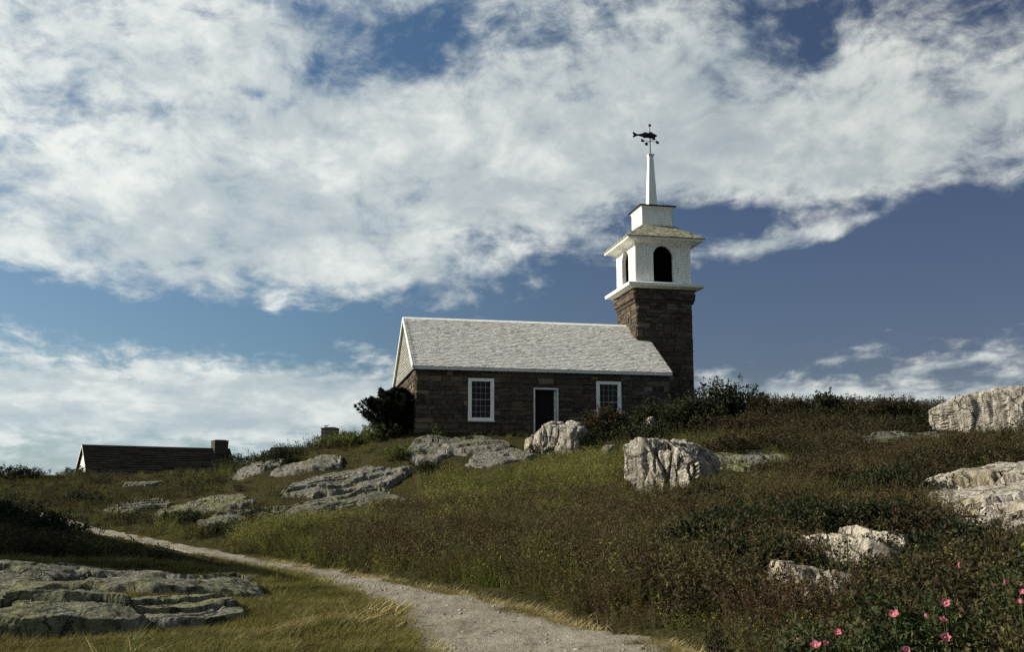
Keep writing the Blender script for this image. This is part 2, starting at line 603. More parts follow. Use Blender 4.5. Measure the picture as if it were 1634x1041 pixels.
    set_bsdf(w, b, (0.006, 0.006, 0.007), 0.15, 0.18, n, 0.01)
    m, w, b = material('bark')
    n = w.noise(pos(w), 14, 5, 0.7)
    set_bsdf(w, b, w.ramp(n, [(0.3, (0.035, 0.027, 0.02)), (0.7, (0.08, 0.065, 0.05))]), 0.95, 0.1, n, 0.02)
    m, w, b = material('sea')
    n = w.noise(pos(w), 0.6, 5, 0.6)
    set_bsdf(w, b, (0.02, 0.045, 0.06), 0.18, 0.5, n, 0.3)
    m, w, b = material('pebble')
    r = rnd(w)
    set_bsdf(w, b, w.ramp(r, [(0, (0.16, 0.14, 0.11)), (0.5, (0.26, 0.24, 0.20)), (1, (0.36, 0.33, 0.28))]), 0.9, 0.15)
    # foliage
    leafy('grass_tall', [(0.050, 0.060, 0.020), (0.085, 0.082, 0.028), (0.060, 0.070, 0.020), (0.140, 0.115, 0.045), (0.070, 0.050, 0.026)], 0.35, (0.072, 0.048, 0.026), 0.75, 0.6, (0.030, 0.040, 0.016))
    leafy('grass_brown', [(0.060, 0.056, 0.022), (0.090, 0.056, 0.030), (0.055, 0.038, 0.022), (0.130, 0.090, 0.044), (0.100, 0.050, 0.032)], 0.3, (0.085, 0.080, 0.028), 0.75, 0.7, (0.050, 0.036, 0.022))
    leafy('grass_lawn', [(0.130, 0.120, 0.030), (0.190, 0.165, 0.046), (0.095, 0.105, 0.024), (0.22, 0.18, 0.065)], 0.35, (0.185, 0.155, 0.050), 0.75, 0.7, (0.075, 0.088, 0.022))
    leafy('grass_green', [(0.086, 0.106, 0.025), (0.150, 0.156, 0.038), (0.068, 0.084, 0.021), (0.19, 0.178, 0.052)], 0.35, (0.110, 0.096, 0.034), 0.75, 0.5)
    leafy('straw', [(0.40, 0.32, 0.14), (0.52, 0.43, 0.21), (0.26, 0.21, 0.09)], 0.25)
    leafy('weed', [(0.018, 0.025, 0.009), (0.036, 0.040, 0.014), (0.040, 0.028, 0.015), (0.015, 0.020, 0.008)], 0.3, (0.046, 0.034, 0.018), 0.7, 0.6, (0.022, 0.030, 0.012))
    leafy('herb_olive', [(0.046, 0.058, 0.015), (0.165, 0.170, 0.038), (0.078, 0.098, 0.024), (0.215, 0.200, 0.055), (0.056, 0.070, 0.020), (0.125, 0.128, 0.033)], 0.3, (0.120, 0.104, 0.036), 0.75, 0.55, (0.036, 0.046, 0.016))
    leafy('herb_bright', [(0.085, 0.100, 0.026), (0.230, 0.230, 0.060), (0.130, 0.145, 0.036), (0.280, 0.255, 0.080), (0.160, 0.165, 0.042)], 0.35, (0.150, 0.140, 0.045), 0.75, 0.55)
    leafy('herb_russet', [(0.034, 0.026, 0.014), (0.115, 0.066, 0.032), (0.060, 0.048, 0.020), (0.140, 0.095, 0.044), (0.046, 0.032, 0.018), (0.100, 0.048, 0.032)], 0.3, (0.075, 0.070, 0.026), 0.75, 0.6, (0.036, 0.028, 0.018))
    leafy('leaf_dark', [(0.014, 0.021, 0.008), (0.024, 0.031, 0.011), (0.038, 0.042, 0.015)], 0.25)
    leafy('leaf_green', [(0.060, 0.086, 0.022), (0.105, 0.125, 0.032), (0.045, 0.064, 0.017)], 0.3)
    leafy('leaf_brown', [(0.046, 0.032, 0.018), (0.038, 0.036, 0.015), (0.066, 0.042, 0.021), (0.028, 0.030, 0.012)], 0.3)
    leafy('leaf_rose', [(0.024, 0.036, 0.012), (0.040, 0.055, 0.017), (0.066, 0.076, 0.028), (0.018, 0.025, 0.010)], 0.3)
    leafy('needles', [(0.009, 0.013, 0.007), (0.014, 0.019, 0.010), (0.020, 0.024, 0.012)], 0.1)
    leafy('rose_petal', [(0.46, 0.12, 0.19), (0.56, 0.19, 0.25), (0.38, 0.08, 0.14)], 0.35)
    leafy('yellow_petal', [(0.65, 0.42, 0.05), (0.72, 0.50, 0.08)], 0.3)
    leafy('rose_heart', [(0.70, 0.50, 0.12), (0.60, 0.40, 0.08)], 0.2)


build_materials()
M = MATS

# ------------------------------------------------------------------ terrain
# path centre line: x, y, half width
PATH = np.array([(1.7, -30, 1.2), (1.6, 0, 1.15), (1.4, 4, 1.15), (0.9, 8, 1.12), (0.42, 11, 1.08), (-0.25, 13, 0.95), (-0.65, 14.8, 0.80), (-2.0, 17.5, 0.58),
                 (-3.5, 20.2, 0.42), (-5.5, 23, 0.33), (-9.45, 28.5, 0.32), (-13.0, 33.4, 0.32), (-15.2, 36.6, 0.26), (-18.0, 39.8, 0.15)])


def path_dist(x, y):
    """distance beyond the path's edge, and the side (+1 right of it)"""
    x = np.asarray(x, float)
    y = np.asarray(y, float)
    best = np.full(x.shape, 1e9)
    side = np.ones(x.shape)
    for a, b in zip(PATH[:-1], PATH[1:]):
        d = b[:2] - a[:2]
        t = np.clip(((x - a[0]) * d[0] + (y - a[1]) * d[1]) / (d @ d), 0, 1)
        qx, qy = a[0] + t * d[0], a[1] + t * d[1]
        dd = np.hypot(x - qx, y - qy) - (a[2] + t * (b[2] - a[2]))
        s = np.sign(d[1] * (x - qx) - d[0] * (y - qy))
        m = dd < best
        best = np.where(m, dd, best)
        side = np.where(m, s, side)
    return best, side


def cpoint(u, v, z=0.0):
    """chapel ground-plan coordinates to world"""
    return np.array([-4.2008 + u * math.cos(YAW) - v * math.sin(YAW), 44 + u * math.sin(YAW) + v * math.cos(YAW), z])


CTRL = [at(*q) for q in [
    (0, 1041, 11), (400, 1041, 11), (850, 1041, 11), (1200, 1041, 9.8), (700, 960, 15.5), (540, 915, 20.2), (430, 896, 23), (270, 866, 28.7), (150, 843, 35),
    (300, 1000, 13), (0, 945, 15), (200, 905, 19), (0, 862, 28), (0, 815, 40), (0, 762, 56), (110, 762, 58), (250, 800, 46), (250, 765, 56), (390, 750, 52),
    (480, 722, 50), (570, 703, 48), (400, 832, 34), (450, 806, 38), (550, 768, 41), (640, 745, 42), (650, 718, 43),
    (800, 735, 41), (900, 728, 41.5), (817, 805, 31), (817, 866, 23.5), (817, 925, 18), (817, 975, 14.4),
    (1000, 735, 40), (1000, 806, 30), (1000, 874, 21), (1000, 955, 15), (1080, 795, 29.5), (1100, 725, 35), (1250, 725, 34), (1250, 682, 42), (1200, 664, 46),
    (1350, 663, 44), (1500, 662, 42), (1634, 684, 38), (1250, 810, 24), (1250, 890, 17), (1250, 970, 12.5), (1450, 770, 26), (1450, 860, 18), (1450, 945, 12.5),
    (1634, 750, 24), (1634, 880, 15), (1634, 985, 10.5)]]
CTRL += [(3.9, 7.5, 0.22), (6, 5, 0.25), (0, 5, 0.0), (-6, 5, 0.0), (0, -6, 0.0), (20, 0, 0.2), (-20, 0, 0.0), (0, -30, -0.2), (30, -20, 0), (-30, -20, 0)]
CTRL += [tuple(cpoint(u, v, 4.49)) for u, v in ((0, 0), (6, 0), (12, 0), (14, 4), (12, 8), (6, 8), (0, 8), (6, 4), (0, 4))]
CTRL += [(0, 62, 4.6), (20, 62, 4.6), (-18, 62, 3.2), (-14, 70, 1.9), (-30, 70, 1.6), (-30, 86, 0.6), (-45, 70, 1.8), (-32, 60, 3.2), (-45, 50, 2.6),
         (0, 85, 1.5), (25, 85, 1.5), (-30, 20, 0.5), (-30, 35, 1.2), (-24, 26, 0.6), (-30, 10, 0.1), (30, 20, 2.6), (35, 40, 4.4), (40, 62, 3.5), (45, 20, 2.5), (30, 8, 1.0),
         (-60, 20, 0.0), (-60, 50, 0.5), (60, 40, 2), (60, 0, 0.5), (0, 110, -1), (-50, 110, -1), (50, 110, -1)]
CTRL = np.array(CTRL)


def _tps(r2):
    return 0.5 * r2 * np.log(r2 + 1e-9)


_n = len(CTRL)
_K = _tps(((CTRL[:, None, :2] - CTRL[None, :, :2]) ** 2).sum(-1)) + np.eye(_n) * 0.6
_Pm = np.c_[np.ones(_n), CTRL[:, :2]]
_W = np.linalg.solve(np.block([[_K, _Pm], [_Pm.T, np.zeros((3, 3))]]), np.r_[CTRL[:, 2], 0, 0, 0])


def base_height(x, y):
    out = np.zeros(len(x))
    for i in range(0, len(x), 20000):
        q = np.c_[x[i:i + 20000], y[i:i + 20000]]
        r2 = ((q[:, None, :] - CTRL[None, :, :2]) ** 2).sum(-1)
        out[i:i + 20000] = _tps(r2) @ _W[:_n] + _W[_n] + q @ _W[_n + 1:]
    r = np.hypot(x, (y - 35) * 0.9)
    k = np.clip((r - 60) / 70, 0, 1)
    k = k * k * (3 - 2 * k)
    out = out * (1 - k) + (-9.0) * k
    pd, _ = path_dist(x, y)
    nz = n2d(x, y, 0.35, 3, 5) * 0.18 + n2d(x, y, 1.1, 2, 9) * 0.09
    damp = np.clip((pd + 0.1) / 1.2, 0.06, 1)
    c0 = cpoint(7, 4)
    near = np.clip((np.hypot(x - c0[0], y - c0[1]) - 7) / 4, 0.15, 1)
    out = out + nz * damp * near * (1 - k)
    # the trodden path lies a hand's breadth lower
    out = out - 0.07 * np.clip(1 - (pd + 0.05) / 0.35, 0, 1)
    return out


def axis(a, b, step, far, grow=1.12):
    mid = np.arange(a, b + 1e-6, step)
    r, s, x = [], step, b
    while x < far[1]:
        s *= grow
        x += s
        r.append(x)
    l, s, x = [], step, a
    while x > far[0]:
        s *= grow
        x -= s
        l.append(x)
    return np.array(l[::-1] + list(mid) + r)


GX = axis(-26, 26, 0.2, (-420, 420))
GY = axis(5.0, 62, 0.2, (-300, 420))
_xx, _yy = np.meshgrid(GX, GY)
GZ = base_height(_xx.ravel(), _yy.ravel()).reshape(_xx.shape)


def ground(x, y):
    x = np.atleast_1d(np.asarray(x, float))
    y = np.atleast_1d(np.asarray(y, float))
    i = np.clip(np.searchsorted(GX, x) - 1, 0, len(GX) - 2)
    j = np.clip(np.searchsorted(GY, y) - 1, 0, len(GY) - 2)
    fx = (x - GX[i]) / (GX[i + 1] - GX[i])
    fy = (y - GY[j]) / (GY[j + 1] - GY[j])
    return GZ[j, i] * (1 - fx) * (1 - fy) + GZ[j, i + 1] * fx * (1 - fy) + GZ[j + 1, i] * (1 - fx) * fy + GZ[j + 1, i + 1] * fx * fy


def gz(x, y):
    return float(ground(x, y)[0])


def grid_mesh(name, X, Y, Z, smooth=True):
    ny, nx = Z.shape
    vs = np.stack([X.ravel(), Y.ravel(), Z.ravel()], 1)
    idx = np.arange(nx * ny).reshape(ny, nx)
    fs = np.stack([idx[:-1, :-1], idx[:-1, 1:], idx[1:, 1:], idx[1:, :-1]], -1).reshape(-1, 4)
    return np_mesh(name, vs, fs, smooth)


tag(link('ground', grid_mesh('ground', _xx, _yy, GZ), M['soil']), kind='structure')
sea_m = MB()
sea_m.add([(-5000, -5000, -4.5), (5000, -5000, -4.5), (5000, 5000, -4.5), (-5000, 5000, -4.5)], [(0, 1, 2, 3)])
tag(sea_m.build('sea', M['sea']), kind='structure')


def build_path():
    # resample the centre line smoothly
    t = np.arange(len(PATH))
    tt = np.linspace(0, len(PATH) - 1.0, 520)

    def cr(c):
        p = PATH[:, c]
        i = np.clip(np.floor(tt).astype(int), 0, len(p) - 2)
        f = tt - i
        p0, p1, p2, p3 = p[np.maximum(i - 1, 0)], p[i], p[i + 1], p[np.minimum(i + 2, len(p) - 1)]
        m1 = (p2 - p0) / 2
        m2 = (p3 - p1) / 2
        return (2 * f**3 - 3 * f**2 + 1) * p1 + (f**3 - 2 * f**2 + f) * m1 + (-2 * f**3 + 3 * f**2) * p2 + (f**3 - f**2) * m2
    x, y, w_ = np.interp(tt, t, PATH[:, 0]), np.interp(tt, t, PATH[:, 1]), cr(2)
    dx, dy = np.gradient(x), np.gradient(y)
    l = np.hypot(dx, dy)
    nx_, ny_ = dy / l, -dx / l
    k = np.ones(9) / 9
    nx_ = np.convolve(np.pad(nx_, 4, 'edge'), k, 'valid')
    ny_ = np.convolve(np.pad(ny_, 4, 'edge'), k, 'valid')
    m = 21
    s = np.linspace(-1, 1, m)
    wl = w_ * (1 + 0.22 * n2d(x, y, 0.8, 3, 31))
    wr = w_ * (1 + 0.22 * n2d(x, y, 0.9, 3, 47))
    off = np.where(s[None] < 0, s[None] * wl[:, None], s[None] * wr[:, None]) * 1.12
    X = x[:, None] + nx_[:, None] * off
    Y = y[:, None] + ny_[:, None] * off
    Z = ground(X.ravel(), Y.ravel()).reshape(X.shape)
    bump = n2d(X.ravel(), Y.ravel(), 2.4, 4, 77).reshape(X.shape) * 0.022
    lift = 0.035 - 0.075 * np.clip((np.abs(s)[None] - 0.82) / 0.18, 0, 1)
    tag(link('path', grid_mesh('path', X, Y, Z + lift + bump), M['gravel']), kind='structure')


build_path()

# ------------------------------------------------------------------ chapel
WB = 2.93      # eave height above the chapel's foot; drawing heights are measured from the eave
L_, R_, H_ = 11.70, 4.1556, 2.762
CU = 12.427    # tower centre along the front
TH = 1.42      # tower half width
chapel = empty('chapel', tuple(cpoint(0, 0, 7.4227 - WB)), YAW)
tag(chapel, 'dark stone chapel with pale shingled roof and white belfry on the hilltop', 'chapel')


def cz(w_):
    return w_ + WB


STONE_SHAPES = []
for k in range(10):
    r_ = random.Random(100 + k)
    vs = []
    for yy, ins in ((1.0, 0.0), (0.35, 0.0), (0.0, 0.16)):
        for sx, sz in ((-1, -1), (1, -1), (1, 1), (-1, 1)):
            j = 0.17
            vs.append((sx * (0.5 - ins * 0.5 * r_.uniform(0.6, 1.2)) + r_.uniform(-j, j) * 0.5 * (yy < 1), yy + (r_.uniform(-0.22, 0.22) if yy == 0 else 0),
                       sz * (0.5 - ins * 0.6 * r_.uniform(0.6, 1.2)) + r_.uniform(-j, j) * 0.8 * (yy < 1)))
    fs = [(0, 1, 5, 4), (1, 2, 6, 5), (2, 3, 7, 6), (3, 0, 4, 7), (4, 5, 9, 8), (5, 6, 10, 9), (6, 7, 11, 10), (7, 4, 8, 11), (8, 9, 10, 11)]
    me = MB().add(vs, fs).mesh('stone')
    me.materials.append(M['fieldstone'])
    STONE_SHAPES.append(me)


def courses(x0, x1, z0, z1, holes, rng, hmin=0.15, hmax=0.40, wmin=0.24, wmax=0.80):
    """coursed rubble: rectangles (xa, xb, za, zb) that avoid the holes"""
    out = []
    z = z0
    while z < z1 - 0.02:
        h = rng.uniform(hmin, hmax)
        if z1 - z - h < hmin * 0.7:
            h = z1 - z
        segs = [(x0, x1)]
        for (a, b, c, d) in holes:
            if c < z + h - 0.01 and d > z + 0.01:
                ns = []
                for s0, s1 in segs:
                    if b <= s0 or a >= s1:
                        ns.append((s0, s1))
                    else:
                        if a > s0:
                            ns.append((s0, a))
                        if b < s1:
                            ns.append((b, s1))
                segs = ns
        for s0, s1 in segs:
            x = s0
            while x < s1 - 0.02:
                w_ = rng.uniform(wmin, wmax)
                if s1 - x - w_ < wmin * 0.7:
                    w_ = s1 - x
                if h > 0.26 and rng.random() < 0.5:
                    k_ = rng.uniform(0.4, 0.6)
                    out.append((x, x + w_, z, z + h * k_))
                    out.append((x, x + w_, z + h * k_, z + h))
                else:
                    out.append((x, x + w_, z, z + h))
                x += w_
        z += h
    return out


def place_stones(rects, parent, frame, rng, singles=True):
    """frame maps (a, depth, z) of the wall to chapel space; each stone its own object or all in one"""
    mb = None if singles else MB()
    G = 0.006
    for (a, b, c, d) in rects:
        me = rng.choice(STONE_SHAPES)
        proud = rng.uniform(0.02, 0.065)
        mat = frame((a + b) / 2, -proud, (c + d) / 2) @ Matrix.Rotation(rng.gauss(0, 0.05), 4, 'Y') @ Matrix.Diagonal((max(b - a - G * rng.uniform(1, 2.4), 0.05), proud + 0.07, max(d - c - G * rng.uniform(1, 2.4), 0.05), 1))
        if singles:
            o = bpy.data.objects.new('stone', me)
            COL.objects.link(o)
            o.parent = parent
            o.matrix_local = mat
        else:
            mb.add([mat @ v.co for v in me.vertices], [tuple(p.vertices) for p in me.polygons])
    if not singles and mb.v:
        tag(mb.build('stone', M['fieldstone'], parent), kind='stuff')


def front_frame(v):
    return lambda a, dep, z: Matrix.Translation((a, v + dep, z))


def left_frame(u):
    # wall facing -u; 'a' runs along v (from back to front to keep it right way round)
    return lambda a, dep, z: Matrix.Translation((u + dep, a, z)) @ Matrix.Rotation(-math.pi / 2, 4, 'Z')


def build_chapel():
    rng = random.Random(3)
    fv = 0.13
    BOT = -0.9
    W1 = (2.37, 3.51, cz(-2.35), cz(-0.51))
    W2 = (8.14, 9.29, cz(-2.35), cz(-0.51))
    DR = (5.28, 6.40, cz(-3.0), cz(-0.86))
    # --- nave walls (the mortared core)
    wall = MB()
    u0, u1, v1 = 0.10, 11.60, 2 * R_ - 0.13
    cuts = sorted([W1, DR, W2])
    x = u0
    for (a, b, c, d) in cuts:
        wall.box(x, a, fv, fv + 0.45, BOT, cz(0.0) - 0.03)
        wall.box(a, b, fv, fv + 0.45, d, cz(0.0) - 0.03)
        if c > 0.1:
            wall.box(a, b, fv, fv + 0.45, BOT, c)
        else:
            wall.box(a, b, fv, fv + 0.45, BOT, c)
        x = b
    wall.box(x, u1, fv, fv + 0.45, BOT, cz(0.0) - 0.03)
    wall.box(u0, u0 + 0.45, fv + 0.45, v1 - 0.45, BOT, cz(0.0) - 0.03)
    wall.box(u1 - 0.45, u1, fv + 0.45, v1 - 0.45, BOT, cz(0.0) - 0.03)
    wall.box(u0, u1, v1 - 0.45, v1, BOT, cz(0.0) - 0.03)
    # gable triangles
    for ua in (u0 + 0.02, u1 - 0.32):
        wall.prism([(fv + 0.05, cz(-0.03)), (v1 - 0.05, cz(-0.03)), (R_, cz(H_ - 0.16))], 0, ua, ua + 0.3)
    nave = wall.build('nave_wall', M['mortar'], chapel)
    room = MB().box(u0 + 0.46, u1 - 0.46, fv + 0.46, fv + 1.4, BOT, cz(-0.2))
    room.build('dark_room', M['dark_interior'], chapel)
    # --- stones of the front wall, one by one
    rects = courses(u0, u1, -0.5, cz(-0.12), [W1, W2, DR], rng)
    # lintel above the door is one long stone
    rects.sort(key=lambda q: -(q[1] - q[0]) * (q[3] - q[2]) + (9 if q[3] < 0.05 else 0))
    n_front = 190
    place_stones(rects[:n_front], nave, front_frame(fv), rng, True)
    place_stones(rects[n_front:], nave, front_frame(fv), rng, False)
    rects = courses(fv + 0.02, v1, -0.5, cz(-0.10), [], rng)
    place_stones(rects, nave, left_frame(u0), rng, False)
    # --- tower
    tv = R_ - TH
    tw = MB().box(CU - TH, CU + TH, tv, R_ + TH, BOT, cz(3.74))
    tower = tw.build('tower', M['mortar'], chapel)
    rects = courses(CU - TH, CU + TH, -0.5, cz(3.70), [(CU - TH, 11.62, -1, cz(1.75))], rng)
    k = 108
    rects.sort(key=lambda q: -(q[1] - q[0]) * (q[3] - q[2]) + (9 if q[3] < 1.2 else 0))
    place_stones(rects[:k], tower, front_frame(tv), rng, True)
    place_stones(rects[k:], tower, front_frame(tv), rng, False)
    rects = courses(tv + 0.01, R_ + TH, cz(1.6), cz(3.70), [], rng)
    place_stones(rects, tower, left_frame(CU - TH), rng, False)
    # corbelled head of the tower, in steps
    cb = MB()
    cb.frustum(CU, R_, TH + 0.08, cz(3.70), TH + 0.10, cz(3.86))
    cb.frustum(CU, R_, TH + 0.13, cz(3.86), TH + 0.16, cz(4.16))
    cb.frustum(CU, R_, TH + 0.10, cz(4.16), TH + 0.12, cz(4.46))
    corbel = cb.build('corbel', M['mortar'], chapel)
    rects = courses(CU - TH - 0.15, CU + TH + 0.15, cz(3.86), cz(4.44), [], rng, 0.22, 0.3, 0.4, 0.8)
    place_stones(rects, corbel, front_frame(tv - 0.13), rng, False)
    rects = courses(tv - 0.14, R_ + TH + 0.14, cz(3.86), cz(4.44), [], rng, 0.22, 0.3, 0.4, 0.8)
    place_stones(rects, corbel, left_frame(CU - TH - 0.13), rng, False)
    # --- roof deck and shingles
    roof = MB()
    ou0, ou1 = -0.06, L_
    roof.prism([(-0.06, cz(-0.05)), (R_, cz(H_ - 0.01)), (R_, cz(H_ - 0.10)), (-0.06, cz(-0.14))], 0, ou0, ou1)
    roof.prism([(2 * R_ + 0.06, cz(-0.05)), (R_, cz(H_ - 0.01)), (R_, cz(H_ - 0.10)), (2 * R_ + 0.06, cz(-0.14))], 0, ou0, ou1)
    rf = roof.build('roof', M['cedar_shingle'], chapel)
    sl = Vector((0, R_ + 0.06, H_ + 0.04))
    ln = sl.length
    sl.normalize()
    nor = Vector((0, -sl.z, sl.y))

    def shingle_field(mb, origin, ax, up, nor_, width_at, length, expo, rg, wmin=0.10, wmax=0.19, th=0.012):
        n_c = int(length / expo)
        for i in range(n_c + 1):
            s0 = i * expo
            a, b = width_at(min(s0 + expo * 0.5, length))
            x_ = a
            while x_ < b - 0.01:
                w_ = min(rg.uniform(wmin, wmax), b - x_)
                top = min(s0 + expo * 1.25, length)
                jit = rg.uniform(-0.03, 0.03)
                lift = th + rg.uniform(0, 0.008)
                p = [origin + ax * xx + up * (s0 + jit) + nor_ * hh for xx, hh in ((x_ + 0.004, 0.0), (x_ + w_ - 0.004, 0.0), (x_ + w_ - 0.004, lift + 0.012), (x_ + 0.004, lift + 0.012))]
                p += [origin + ax * xx + up * top + nor_ * 0.004 for xx in (x_ + 0.004, x_ + w_ - 0.004)]
                mb.add(p, [(0, 1, 2, 3), (3, 2, 5, 4), (0, 3, 4), (1, 5, 2)])
                x_ += w_
    for side in (0, 1):
        sm = MB()
        if side == 0:
            shingle_field(sm, Vector((0, -0.07, cz(-0.055))), Vector((1, 0, 0)), sl, nor, lambda s: (ou0, ou1), ln - 0.03, 0.145, rng)
        else:
            shingle_field(sm, Vector((0, 2 * R_ + 0.07, cz(-0.055))), Vector((1, 0, 0)), Vector((0, -sl.y, sl.z)), Vector((0, sl.z, sl.y)), lambda s: (ou0, ou1), ln - 0.03, 0.29, rng, 0.2, 0.38)
        o = sm.build('shingles', M['cedar_shingle'], rf)
        o['kind'] = 'stuff'
    # gable hung with shingles
    gm = MB()
    g0 = Vector((0.04, 0, cz(-0.12)))
    slope = H_ / R_
    shingle_field(gm, g0, Vector((0, 1, 0)), Vector((0, 0, 1)), Vector((-1, 0, 0)), lambda s: (max(0.02, (s - 0.12) / slope), 2 * R_ - max(0.02, (s - 0.12) / slope)), H_ + 0.02, 0.14, rng)
    gp = MB().prism([(0.0, cz(-0.13)), (2 * R_, cz(-0.13)), (R_, cz(H_ - 0.12))], 0, 0.045, 0.11)
    gb = gp.build('gable_boarding', M['wall_shingle'], chapel)
    o = gm.build('shingles', M['wall_shingle'], gb)
    o['kind'] = 'stuff'
    MB().box(-0.02, 0.10, -0.02, 2 * R_ + 0.02, cz(-0.20), cz(-0.135)).build('gable_shadow_strip', M['dark_wood'], chapel)  # dark strip standing in for the shadow line under the gable shingles
    # ridge boards, rake boards, eave boards
    MB().prism([(R_ - 0.13, cz(H_ - 0.06)), (R_, cz(H_ + 0.055)), (R_ + 0.13, cz(H_ - 0.06)), (R_ + 0.12, cz(H_ - 0.09)), (R_, cz(H_ + 0.02)), (R_ - 0.12, cz(H_ - 0.09))], 0, ou0 - 0.02, CU - TH - 0.03).build('ridge_board', M['white_paint'], chapel)
    for sgn, nm in ((1, 'rake_board'), (-1, 'rake_board')):
        def q(v, w_):
            return (v if sgn == 1 else 2 * R_ - v, cz(w_))
        MB().prism([q(-0.10, -0.16), q(-0.10, -0.03), q(R_, H_ + 0.03), q(R_, H_ - 0.13)], 0, ou0 - 0.045, ou0 + 0.01).build(nm, M['white_paint'], chapel)
        MB().prism([q(-0.10, -0.16), q(-0.10, -0.03), q(R_, H_ + 0.03), q(R_, H_ - 0.13)], 0, ou1 - 0.01, ou1 + 0.03).build(nm, M['dark_wood'], chapel)
    MB().box(ou0 + 0.012, ou1 - 0.012, -0.085, 0.0, cz(-0.19), cz(-0.062)).build('eave_board', M['white_trim'], chapel)
    MB().box(ou0 + 0.02, ou1 - 0.02, 0.002, fv - 0.05, cz(-0.17), cz(-0.10)).build('soffit', M['white_trim'], chapel)
    # --- windows
    pane_me = {}
    for (a, b, c, d) in (W1, W2):
        win = empty('window', (a, fv, c), 0, chapel)
        ww, hh = b - a, d - c
        fw = 0.155
        fr = MB()
        fr.box(0, fw, -0.09, 0.12, 0.0, hh).box(ww - fw, ww, -0.09, 0.12, 0.0, hh)
        fr.box(fw, ww - fw, -0.085, 0.12, hh - fw * 0.85, hh).box(fw, ww - fw, -0.085, 0.12, 0, fw * 0.85)
        fr.build('frame', M['white_paint'], win)
        MB().box(-0.03, ww + 0.03, -0.14, -0.04, -0.05, 0.0).build('sill', M['white_trim'], win)
        x0, x1, z0, z1 = fw, ww - fw, fw * 0.85, hh - fw * 0.85
        zm = (z0 + z1) / 2
        ms = MB()
        ms.box(x0, x1, 0.0, 0.045, zm - 0.02, zm + 0.02)
        nx_, nz_ = 4, 3
        for i in range(1, nx_):
            xx = x0 + (x1 - x0) * i / nx_
            ms.box(xx - 0.008, xx + 0.008, 0.005, 0.035, z0, zm - 0.02)
            ms.box(xx - 0.008, xx + 0.008, 0.005, 0.035, zm + 0.02, z1)
        for (za, zb) in ((z0, zm - 0.02), (zm + 0.02, z1)):
            for i in range(1, nz_):
                zz = za + (zb - za) * i / nz_
                ms.box(x0, x1, 0.008, 0.032, zz - 0.008, zz + 0.008)
        ms.build('sash', M['old_trim'], win)
        key = (round(ww, 2), round(hh, 2))
        pw, ph = (x1 - x0) / nx_, (zm - 0.02 - z0) / nz_
        for (za, zb) in ((z0, zm - 0.02), (zm + 0.02, z1)):
            for i in range(nx_):
                for j in range(nz_):
                    if key not in pane_me:
                        pane_me[key] = MB().box(0, pw, 0.018, 0.024, 0, ph).mesh('pane')
                        pane_me[key].materials.append(M['window_glass'])
                    o = bpy.data.objects.new('pane', pane_me[key])
                    COL.objects.link(o)
                    o.parent = win
                    o.location = (x0 + i * pw, random.uniform(-0.001, 0.001), za + j * ph)
                    o.rotation_euler = (random.uniform(-0.004, 0.004), 0, random.uniform(-0.004, 0.004))
    # --- door
    a, b, c, d = DR
    door = empty('door', (a, fv, 0.0), 0, chapel)
    dw, dh = b - a, d
    fr = MB()
    fr.box(0, 0.065, -0.07, 0.20, -0.06, dh).box(dw - 0.075, dw, -0.07, 0.20, -0.06, dh).box(0.065, dw - 0.075, -0.066, 0.20, dh - 0.075, dh)
    fr.build('frame', M['white_trim'], door)
    MB().box(dw - 0.155, dw - 0.078, 0.12, 0.20, -0.06, dh - 0.077).build('stop_bead', M['white_trim'], door)
    for i in range(5):
        xa = 0.067 + i * (dw - 0.225) / 5
        MB().box(xa + 0.004, xa + (dw - 0.225) / 5 - 0.004, 0.14, 0.19, -0.05, dh - 0.078).build('plank', M['dark_wood'], door)
    MB().tube([(0.16, 0.14, 1.0), (0.16, 0.09, 1.0), (0.16, 0.085, 1.12), (0.16, 0.14, 1.12)], [0.012] * 4, 6).build('handle', M['iron'], door)
    MB().box(-0.25, dw + 0.25, -0.55, -0.04, -0.30, -0.02).build('step', M['granite_grey'], chapel, bevel=0.03, loc=(a, fv, 0))

    # --- white cornice under the belfry
    cn = MB()
    cn.frustum(CU, R_, 1.66, cz(4.38), 1.84, cz(4.455))
    cn.frustum(CU, R_, 1.92, cz(4.46), 1.95, cz(4.60))
    cn.frustum(CU, R_, 1.93, cz(4.602), 1.46, cz(4.74))
    cn.build('cornice', M['white_paint'], chapel)
    # --- belfry: four clapboarded sides, each with an arched opening
    z0, z1 = cz(4.66), cz(6.72)
    zs = cz(6.06)
    hw = 0.515
    zb = cz(4.76)
    belfry = empty('belfry', (CU, R_, 0), 0, chapel)
    BW = TH
    for k in range(4):
        side = MB()
        arc = [(math.cos(math.pi * t / 14) * hw, zs + math.sin(math.pi * t / 14) * hw) for t in range(15)]   # right to left
        # panels: left, right, above arch (strips), below
        y0_, y1_ = -BW, -BW + 0.16

        def quad_prism(pl):
            side.prism(pl, 1, y0_, y1_)
        quad_prism([(-BW, z0), (-hw, z0), (-hw, z1), (-BW, z1)])
        quad_prism([(hw, z0), (BW - 0.001, z0), (BW - 0.001, z1), (hw, z1)])
        quad_prism([(-hw, z0), (hw, z0), (hw, zb), (-hw, zb)])
        for t in range(14):
            p, q_ = arc[t], arc[t + 1]
            quad_prism([(q_[0], q_[1]), (p[0], p[1]), (p[0], z1), (q_[0], z1)])
        o = side.build('belfry_wall', M['white_paint'], belfry, rot=(0, 0, k * math.pi / 2))
